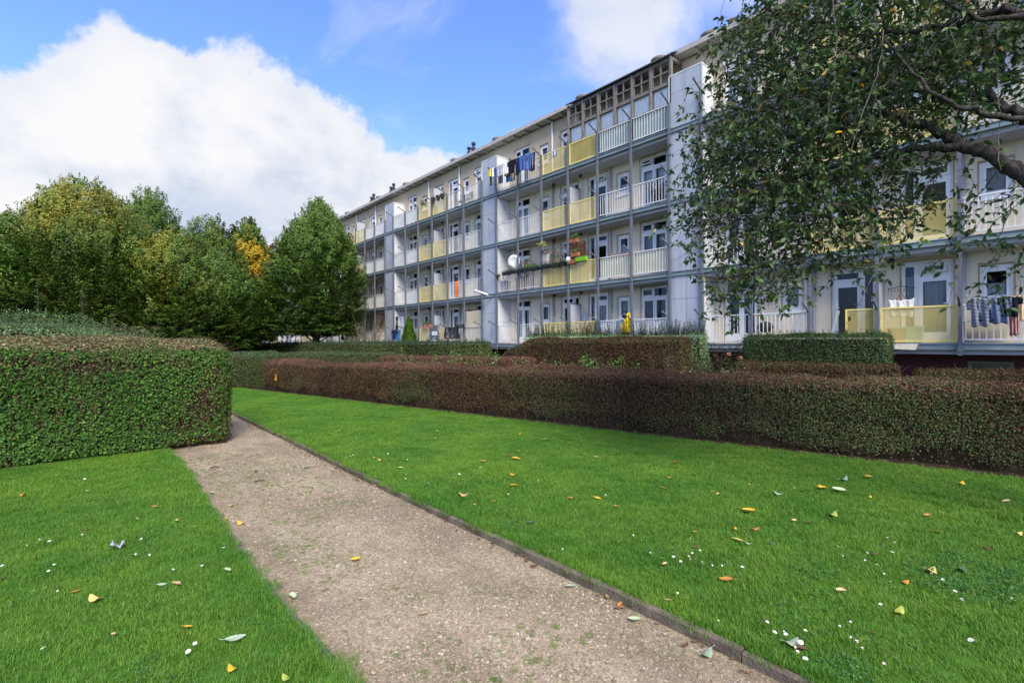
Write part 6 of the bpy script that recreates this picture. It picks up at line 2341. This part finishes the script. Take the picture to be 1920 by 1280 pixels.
# round black barbecue
x, y = XF + .5, wy(1435, XF + .5)
t = thing('barbecue', 'round black kettle barbecue behind the white railing', 'barbecue', (x, y, FL[0]))
b = MB(); b.lathe([(.05, .36), (.2, .42), (.26, .55), (.2, .68), (.05, .74)], (0, 0, 0), 14); link('kettle', b.mesh('kettle', m_black, True), t)
for k in range(3):
    b = MB(); b.tube([(.1 * math.cos(k * 2.1), .1 * math.sin(k * 2.1), .40), (.22 * math.cos(k * 2.1), .22 * math.sin(k * 2.1), 0)], .014, 5); link('leg', b.mesh('leg', m_post), t)
# sloping handrail of the garden steps beside the gap in the yellow mesh
for px, lab in ((1508, 'left sloping grey handrail of the garden steps'), (1572, 'right sloping grey handrail of the garden steps')):
    y = wy(px, XF - .1)
    b = MB(); b.bar((XF - .08, y, FL[0] + .95), (XF - 1.3, y + .02, FL[0] - .35), .06); b.bar((XF - 1.3, y + .02, FL[0] - .4), (XF - 1.3, y + .02, 0), .05)
    tag(link('handrail', b.mesh('handrail', m_beam)), lab, 'handrail')
b = MB()
for i in range(5):
    b.box(XF - .35 - .26 * i, wy(1508, XF) - .05 - 1.0, FL[0] - .32 - .26 * i - .04, XF - .10 - .26 * i, wy(1508, XF) - .05, FL[0] - .28 - .26 * i)
tag(link('garden_steps', b.mesh('garden_steps', m_post)), 'grey metal garden steps down from the gap in the yellow mesh', 'steps')
for px, lab in ((806, 'left sloping handrail by the grey playhouse front'), (822, 'right sloping handrail by the grey playhouse front')):
    y = wy(px, XF - .1)
    b = MB(); b.bar((XF - .08, y, FL[0] + .75), (XF - 1.0, y + .02, FL[0] - .35), .06)
    b.bar((XF - 1.0, y + .02, FL[0] - .4), (XF - 1.0, y + .02, 0), .05)
    tag(link('handrail', b.mesh('handrail', m_beam)), lab, 'handrail')
# white fluorescent lamp on the shaft front
y0 = wy(921, XF - .05)
t = thing('wall_lamp', 'white tube lamp on an arm sticking out from the shaft at first-floor level', 'lamp', (XF, y0, FL[1] - .1))
b = MB(); b.bar((0, 0, -.05), (-.35, .05, .0), .05); link('arm', b.mesh('arm', m_beam), t)
b = MB()
b.v += [(-.25, .00, .0), (-1.05, .12, .20), (-1.05, .30, .20), (-.25, .18, .0), (-.25, .02, .09), (-1.05, .14, .29), (-1.05, .28, .29), (-.25, .16, .09)]
for f in ((0, 3, 2, 1), (4, 5, 6, 7), (0, 1, 5, 4), (1, 2, 6, 5), (2, 3, 7, 6), (3, 0, 4, 7)):
    b.face(f)
link('housing', b.mesh('housing', m_white), t)
# grey arched playhouse front with white windows, pots on the mesh, butterfly, garden arch
x, y = XF - .35, wy(814.5, XF - .35)
t = thing('playhouse_front', 'grey arched board with white windows right of the cypress', 'board', (x, y, FL[0]))
b = MB(); w_ = 1.0; pts = [(-w_ / 2, -.4), (w_ / 2, -.4)] + [(w_ / 2 * math.cos(a), .55 + w_ / 2 * math.sin(a)) for a in np.linspace(0, PI, 13)]
n0 = len(b.v); m_ = len(pts)
for xx in (0, .05):
    b.v += [(xx, p, q) for (p, q) in pts]
b.face(range(m_)); b.face([m_ + i for i in range(m_)][::-1])
for i in range(m_):
    b.face((i, (i + 1) % m_, m_ + (i + 1) % m_, m_ + i))
link('panel', b.mesh('panel', m_post), t)
for (py_, pz) in ((-.22, .52), (.1, .52), (-.06, -.02)):
    b = MB(); b.box(-.03, py_ - .11, pz, -.002, py_ + .15, pz + .26); link('window', b.mesh('window', m_white), t)
for i, (px, mt, lab) in enumerate(((797, m_terra, 'terracotta pot left of the three on the terrace mesh'), (807, m_terra, 'terracotta pot right of the green plant on the terrace mesh'), (818, m_terra, 'terracotta pot hanging nearest the grey divider on the terrace mesh'))):
    x = XB - .14; y = wy(px, x)
    t = thing('flower_pot', lab, 'flower pot', (x, y, FL[0] + (.95 if i != 2 else .72)), 'pots on the terrace mesh')
    b = MB(); b.lathe([(.09, 0), (.14, .26), (.155, .27), (.155, .31), (.12, .31), (.11, .25)], (0, 0, 0), 12); link('pot', b.mesh('pot', mt), t)
    greenery(t, 90, .3, .2, GR1 if i == 0 else GR2, 650 + i, .09, .28, .14)
for i, (px, lab) in enumerate(((814, 'leftmost black pot on the top-floor mesh left part'), (823, 'middle black pot on the top-floor mesh left part'), (831, 'rightmost black pot on the top-floor mesh left part'))):
    x = XB - .14; y = wy(px, x)
    t = thing('flower_pot', lab, 'flower pot', (x, y, FL[3] + .78), 'black pots on the top-floor mesh')
    b = MB(); b.lathe([(.09, 0), (.14, .24), (.16, .25), (.16, .29), (.12, .29), (.11, .23)], (0, 0, 0), 12); link('pot', b.mesh('pot', m_black), t)
    greenery(t, 30, .22, .1, GR2, 660 + i, .07, .28, .1)
t = trough('planter', 'small window box under the top-floor small window left', (XB - .1, wy(794.5, XB - .1), FL[3] + .98), .45, m_drum)
greenery(t, 50, .4, .12, GR2, 666, .06)
for i, px in enumerate((1146, 1157, 1168, 1176)):
    x = XB - .02; y = wy(px, XW - .15)
    t = thing('flower_pot', ('first', 'second', 'third', 'last')[i] + ' terracotta pot from the left under the small first-floor window', 'flower pot', (XW - .16, y, FL[1] + .98), 'terracotta pots under the small window')
    b = MB(); b.lathe([(.08, 0), (.12, .18), (.135, .19), (.135, .22), (.1, .22), (.1, .17)], (0, 0, 0), 12); link('pot', b.mesh('pot', m_terra), t)
b = MB(); b.box(XW - .30, wy(1182, XW - .15), FL[1] + .955, XW - .02, wy(1142, XW - .15), FL[1] + .978)
tag(link('pot_shelf', b.mesh('pot_shelf', m_wood)), 'narrow wooden shelf carrying terracotta pots on the first-floor wall', 'shelf')
y = wy(1232, XF + .5)
shrub('potted_shrub', 'large bushy plant behind the second-floor white railing', 'plant', (XF + .45, y, FL[2] + .02), 1.15, .5, 16, 700, [(.06, .06, .03), (.09, .10, .04), (.13, .08, .04)], [2, 1, 1], .08, 670, m_twigd)
b = MB()
for s_ in (-1, 1):
    b.poly([(0, 0, 0), (0, s_ * .22, .20), (0, s_ * .26, .04)]); b.poly([(0, 0, -.01), (0, s_ * .24, .0), (0, s_ * .16, -.18)])
b.box(-.02, -.02, -.14, .02, .02, .12)
o = tag(link('butterfly_ornament', b.mesh('butterfly_ornament', fabric('red_enamel', (.35, .03, .03))), None, (XW - .05, wy(883, XW), FL[0] + 1.95)), 'red butterfly ornament on the wall above the cane screen', 'ornament')
x, y = 13.9, wy(655, 13.9)
t = thing('garden_arch', 'white tubular garden arch beneath the lone hornbeam', 'arch', (x, y, 0))
for dx in (0, .5):
    b = MB(); b.tube([(x + dx, y + 1.1 * math.cos(a), 1.1 + 1.05 * math.sin(a)) for a in np.linspace(0, PI, 15)], .05, 6)
    b.tube([(x + dx, y + 1.1, 0), (x + dx, y + 1.1, 1.1)], .05, 6); b.tube([(x + dx, y - 1.1, 0), (x + dx, y - 1.1, 1.1)], .05, 6)
    wpart('hoop', b.mesh('hoop', m_white), t)
# folding chairs on the top-floor left balcony
for i, (px, lab) in enumerate(((866, 'dark folding chair left of its pair on the top-floor balcony'), (880, 'dark folding chair right of its pair on the top-floor balcony'))):
    x, y = XF + .5, wy(px, XF + .5)
    t = thing('folding_chair', lab, 'chair', (x, y, FL[3]), 'folding chairs on the top floor')
    b = MB(); b.box(-.2, -.2, .43, .2, .2, .46); link('seat', b.mesh('seat', m_black), t)
    b = MB()
    for q in (-.14, -.05, .05, .14):
        b.box(.19, q - .03, .5, .215, q + .03, .9)
    b.box(.18, -.22, .86, .22, .22, .9); link('backrest', b.mesh('backrest', m_black), t)
    for sy in (-.19, .19):
        b = MB(); b.bar((-.2, sy, 0), (.2, sy, .88), .025); b.bar((.2, sy, 0), (-.2, sy, .45), .025); link('leg', b.mesh('leg', m_black), t)
# orange marker ribbon on the far end of the long hedge, board scraps under the mesh
q = bpt(16.6, .16)
hang('ribbon', 'small bright orange ribbon tied to the far end of the long hedge', 'ribbon', 'rect', (q[0] - .08, q[1], .62), .04, .19, fabric('orange_ribbon', (.62, .30, .02)), 572, amp=.02)
b = MB(); y = wy(1690, XF - .1); b.v += [(XF - .05, y + .35, FL[0] - .02), (XF - .30, y + .12, FL[0] - .16), (XF - .32, y - .32, FL[0] - .18), (XF - .05, y - .35, FL[0] - .02)]
b.face((0, 1, 2, 3))
o = tag(link('board', b.mesh('board', M('grey_board', (.30, .28, .25), (.38, .35, .31), 5, .85))), 'bent grey board poking out under the ground-floor yellow mesh', 'board')
sm = o.modifiers.new('thick', 'SOLIDIFY'); sm.thickness = .015
# small black wall lamps under the slabs
for k, U in enumerate(UNITS[:4]):
    for fi in range(3):
        for rel in (4.9, 6.6):
            b = MB(); b.lathe([(.05, 0), (.08, .03), (.08, .10), (.05, .12)], (0, 0, 0), 10)
            wpart('ceiling_lamp', b.mesh('ceiling_lamp', m_black), block, (XW - .35, U + rel, FL[fi + 1] - .43))
# ------------------------------------------------------------------ camera, sun, sky
cam = bpy.data.cameras.new('camera')
co_ = bpy.data.objects.new('camera', cam)
COL.objects.link(co_)
cam.sensor_width = 36
cam.sensor_fit = 'HORIZONTAL'
cam.lens = F
cam.clip_end = 3000
cam.clip_start = .05
c_, s_ = math.cos(ROLL), math.sin(ROLL)
Rv = Vector((CS * c_, -SN * c_, -s_))
Uv = Vector((CS * s_, -SN * s_, c_))
Fv = Vector((SN, CS, 0))
Mx = Matrix((Rv, Uv, -Fv)).transposed().to_4x4()
Mx.translation = (0, 0, EYE)
co_.matrix_world = Mx
S.camera = co_

SUN_AZ = math.radians(204)     # compass-like angle from +Y clockwise towards +X
SUN_EL = math.radians(42)
sd = Vector((math.sin(SUN_AZ) * math.cos(SUN_EL), math.cos(SUN_AZ) * math.cos(SUN_EL), math.sin(SUN_EL)))
sl_d = bpy.data.lights.new('sun', 'SUN')
so = bpy.data.objects.new('sun', sl_d)
COL.objects.link(so)
sl_d.energy = SUN_E
sl_d.angle = math.radians(30)
sl_d.color = (1, .93, .82)
so.rotation_euler = sd.to_track_quat('Z', 'Y').to_euler()
so.location = (0, 0, 60)

wd_ = bpy.data.worlds.new('World')
S.world = wd_
wd_.use_nodes = True
nt = wd_.node_tree
N, L = nt.nodes, nt.links
N.clear()
out = N.new('ShaderNodeOutputWorld')
bg = N.new('ShaderNodeBackground')
L.new(bg.outputs[0], out.inputs[0])
sky = N.new('ShaderNodeTexSky')
sky.sky_type = 'NISHITA'
sky.sun_disc = False
sky.sun_elevation = SUN_EL
sky.sun_rotation = SUN_AZ
sky.air_density = 1.0
sky.dust_density = .3
sky.ozone_density = 2.5
bg.inputs['Strength'].default_value = SKY_S
tc = N.new('ShaderNodeTexCoord')


def math_(op, a, b=None, clamp=False):
    n = N.new('ShaderNodeMath')
    n.operation = op
    n.use_clamp = clamp
    for i, x in enumerate((a, b)):
        if x is None:
            continue
        if isinstance(x, (int, float)):
            n.inputs[i].default_value = x
        else:
            L.new(x, n.inputs[i])
    return n.outputs[0]


def dot_(v):
    n = N.new('ShaderNodeVectorMath')
    n.operation = 'DOT_PRODUCT'
    L.new(tc.outputs['Generated'], n.inputs[0])
    n.inputs[1].default_value = v
    return n.outputs['Value']


def noise_(scale, detail, rough=.6, stretch=(1, 1, 1), dist=0, off=(0, 0, 0)):
    mp = N.new('ShaderNodeMapping')
    mp.inputs['Scale'].default_value = stretch
    mp.inputs['Location'].default_value = off
    L.new(tc.outputs['Generated'], mp.inputs[0])
    n = N.new('ShaderNodeTexNoise')
    n.inputs['Scale'].default_value = scale
    n.inputs['Detail'].default_value = detail
    n.inputs['Roughness'].default_value = rough
    n.inputs['Distortion'].default_value = dist
    L.new(mp.outputs[0], n.inputs['Vector'])
    return n.outputs['Fac']


def sstep(x, a, b):
    n = N.new('ShaderNodeMapRange')
    n.interpolation_type = 'SMOOTHSTEP'
    n.inputs['From Min'].default_value = a
    n.inputs['From Max'].default_value = b
    L.new(x, n.inputs['Value'])
    return n.outputs[0]


# cloud banks are laid out by compass direction (u: bearing from the north-east axis, v: height)
dd = math_('MAXIMUM', dot_((SN, CS, 0)), .06)
u = math_('DIVIDE', dot_((CS, -SN, 0)), dd)
v = math_('DIVIDE', dot_((0, 0, 1)), dd)
front = sstep(dot_((SN, CS, 0)), .05, .3)
cur = N.new('ShaderNodeFloatCurve')
pts = [(-1.6, .50), (-1.09, .60), (-.943, .632), (-.83, .672), (-.716, .645), (-.557, .615), (-.4545, .560), (-.364, .505), (-.295, .460), (-.227, .405), (-.16, .40), (-.10, .425), (-.065, .38), (-.04, .375), (0, .43), (.06, .40), (.3, .30), (1.6, .3)]
cm = cur.mapping.curves[0]
cur.mapping.extend = 'HORIZONTAL'
T = lambda p: ((p[0] + 1.6) / 3.2, p[1])
cm.points[0].location = T(pts[0])
cm.points[1].location = T(pts[-1])
for p in pts[1:-1]:
    cm.points.new(*T(p))
for p in cm.points:
    p.handle_type = 'AUTO_CLAMPED'
cur.mapping.update()
L.new(math_('MULTIPLY', math_('ADD', u, 1.6), 1 / 3.2, True), cur.inputs['Value'])
n1 = noise_(5.0, 10, .62, (1, 1, 1.25), .25)
n2 = noise_(13.0, 8, .6, (1, 1, 1.2))
n3 = noise_(34.0, 6, .6)
edge = math_('ADD', math_('SUBTRACT', cur.outputs[0], v), math_('MULTIPLY', math_('SUBTRACT', n1, .5), .22))
edge = math_('ADD', edge, math_('MULTIPLY', math_('SUBTRACT', n2, .5), .15))
edge = math_('ADD', edge, math_('MULTIPLY', math_('SUBTRACT', n3, .5), .05))
c1 = sstep(edge, -.012, .036)
# thinner second cloud high on the right
du = math_('DIVIDE', math_('SUBTRACT', math_('ADD', u, math_('MULTIPLY', v, -.05)), .20), .20)
dv = math_('DIVIDE', math_('SUBTRACT', v, .74), .24)
r2 = math_('SQRT', math_('ADD', math_('MULTIPLY', du, du), math_('MULTIPLY', dv, dv)))
e2 = math_('ADD', math_('SUBTRACT', 1.0, r2), math_('MULTIPLY', math_('SUBTRACT', n1, .5), 1.3))
c2 = math_('MULTIPLY', sstep(e2, .0, .62), .9)
du3 = math_('DIVIDE', math_('SUBTRACT', u, .52), .30)
dv3 = math_('DIVIDE', math_('SUBTRACT', v, .80), .17)
r3 = math_('SQRT', math_('ADD', math_('MULTIPLY', du3, du3), math_('MULTIPLY', dv3, dv3)))
c3 = math_('MULTIPLY', sstep(math_('ADD', math_('SUBTRACT', 1.0, r3), math_('MULTIPLY', math_('SUBTRACT', n1, .5), .9)), 0, .8), .6)
veil = math_('MULTIPLY', sstep(noise_(3.2, 8, .6, (1, 1, 2), .6, (3, 1, 2)), .50, .78), .5)
cf = math_('MAXIMUM', math_('MAXIMUM', c1, c2), math_('MAXIMUM', c3, veil))
# elsewhere round the horizon: broken cloud
back = sstep(noise_(2.2, 9, .6, (1, 1, 1.8), .3, (5, 2, 1)), .40, .58)
mb_ = N.new('ShaderNodeMix')
L.new(front, mb_.inputs[0]); L.new(back, mb_.inputs[2]); L.new(cf, mb_.inputs[3])
cloud = mb_.outputs[0]
# grey undersides
g_u = math_('DIVIDE', math_('SUBTRACT', u, -.62), .36)
g_v = math_('DIVIDE', math_('SUBTRACT', v, .27), .11)
g_r = math_('SQRT', math_('ADD', math_('MULTIPLY', g_u, g_u), math_('MULTIPLY', g_v, g_v)))
g_m = sstep(math_('ADD', math_('SUBTRACT', 1.0, g_r), math_('MULTIPLY', math_('SUBTRACT', n1, .5), 1.6)), -.1, .9)
g_n = math_('MULTIPLY', sstep(noise_(4.0, 7, .55, (1, 1, 1.6), .2, (1, 7, 3)), .45, .8), .5)
g_e = math_('MULTIPLY', math_('SUBTRACT', 1.0, sstep(edge, .02, .16)), .25)
gm = math_('MINIMUM', math_('ADD', math_('ADD', math_('MULTIPLY', g_m, .8), g_n), g_e), 1.0)
na = noise_(7.0, 9, .58, (1, 1, 1.25), .2)
nb = noise_(7.0, 9, .58, (1, 1, 1.25), .2, (.06, .02, -.16))
rel = math_('MULTIPLY', math_('SUBTRACT', nb, na), 1.7)
gm = math_('ADD', math_('MULTIPLY', gm, 1.0), math_('MAXIMUM', rel, 0.0))
gm = math_('MINIMUM', gm, .9)
cc = N.new('ShaderNodeMix')
cc.data_type = 'RGBA'
L.new(gm, cc.inputs[0])
k = CLOUD_V / SKY_S
cc.inputs[6].default_value = (.98 * k, .985 * k, 1.0 * k, 1)
cc.inputs[7].default_value = (.56 * k, .65 * k, .84 * k, 1)
mxs = N.new('ShaderNodeMix')
mxs.data_type = 'RGBA'
L.new(cloud, mxs.inputs[0])
gr = N.new('ShaderNodeMix')
gr.data_type = 'RGBA'
gr.blend_type = 'MULTIPLY'
gr.inputs[0].default_value = 1
L.new(sky.outputs[0], gr.inputs[6])
gr.inputs[7].default_value = (1.02, 1.18, 1.85, 1)
L.new(gr.outputs[2], mxs.inputs[6])
L.new(cc.outputs[2], mxs.inputs[7])
L.new(mxs.outputs[2], bg.inputs['Color'])

S.view_settings.view_transform = 'Standard'
S.view_settings.look = 'None'
S.view_settings.exposure = EXPO
S.view_settings.gamma = 1
S.cycles.max_bounces = 7
S.cycles.diffuse_bounces = 3
S.cycles.glossy_bounces = 3
S.cycles.transmission_bounces = 3
S.cycles.transparent_max_bounces = 12
S.cycles.sample_clamp_indirect = 6
S.cycles.caustics_reflective = False
S.cycles.caustics_refractive = False
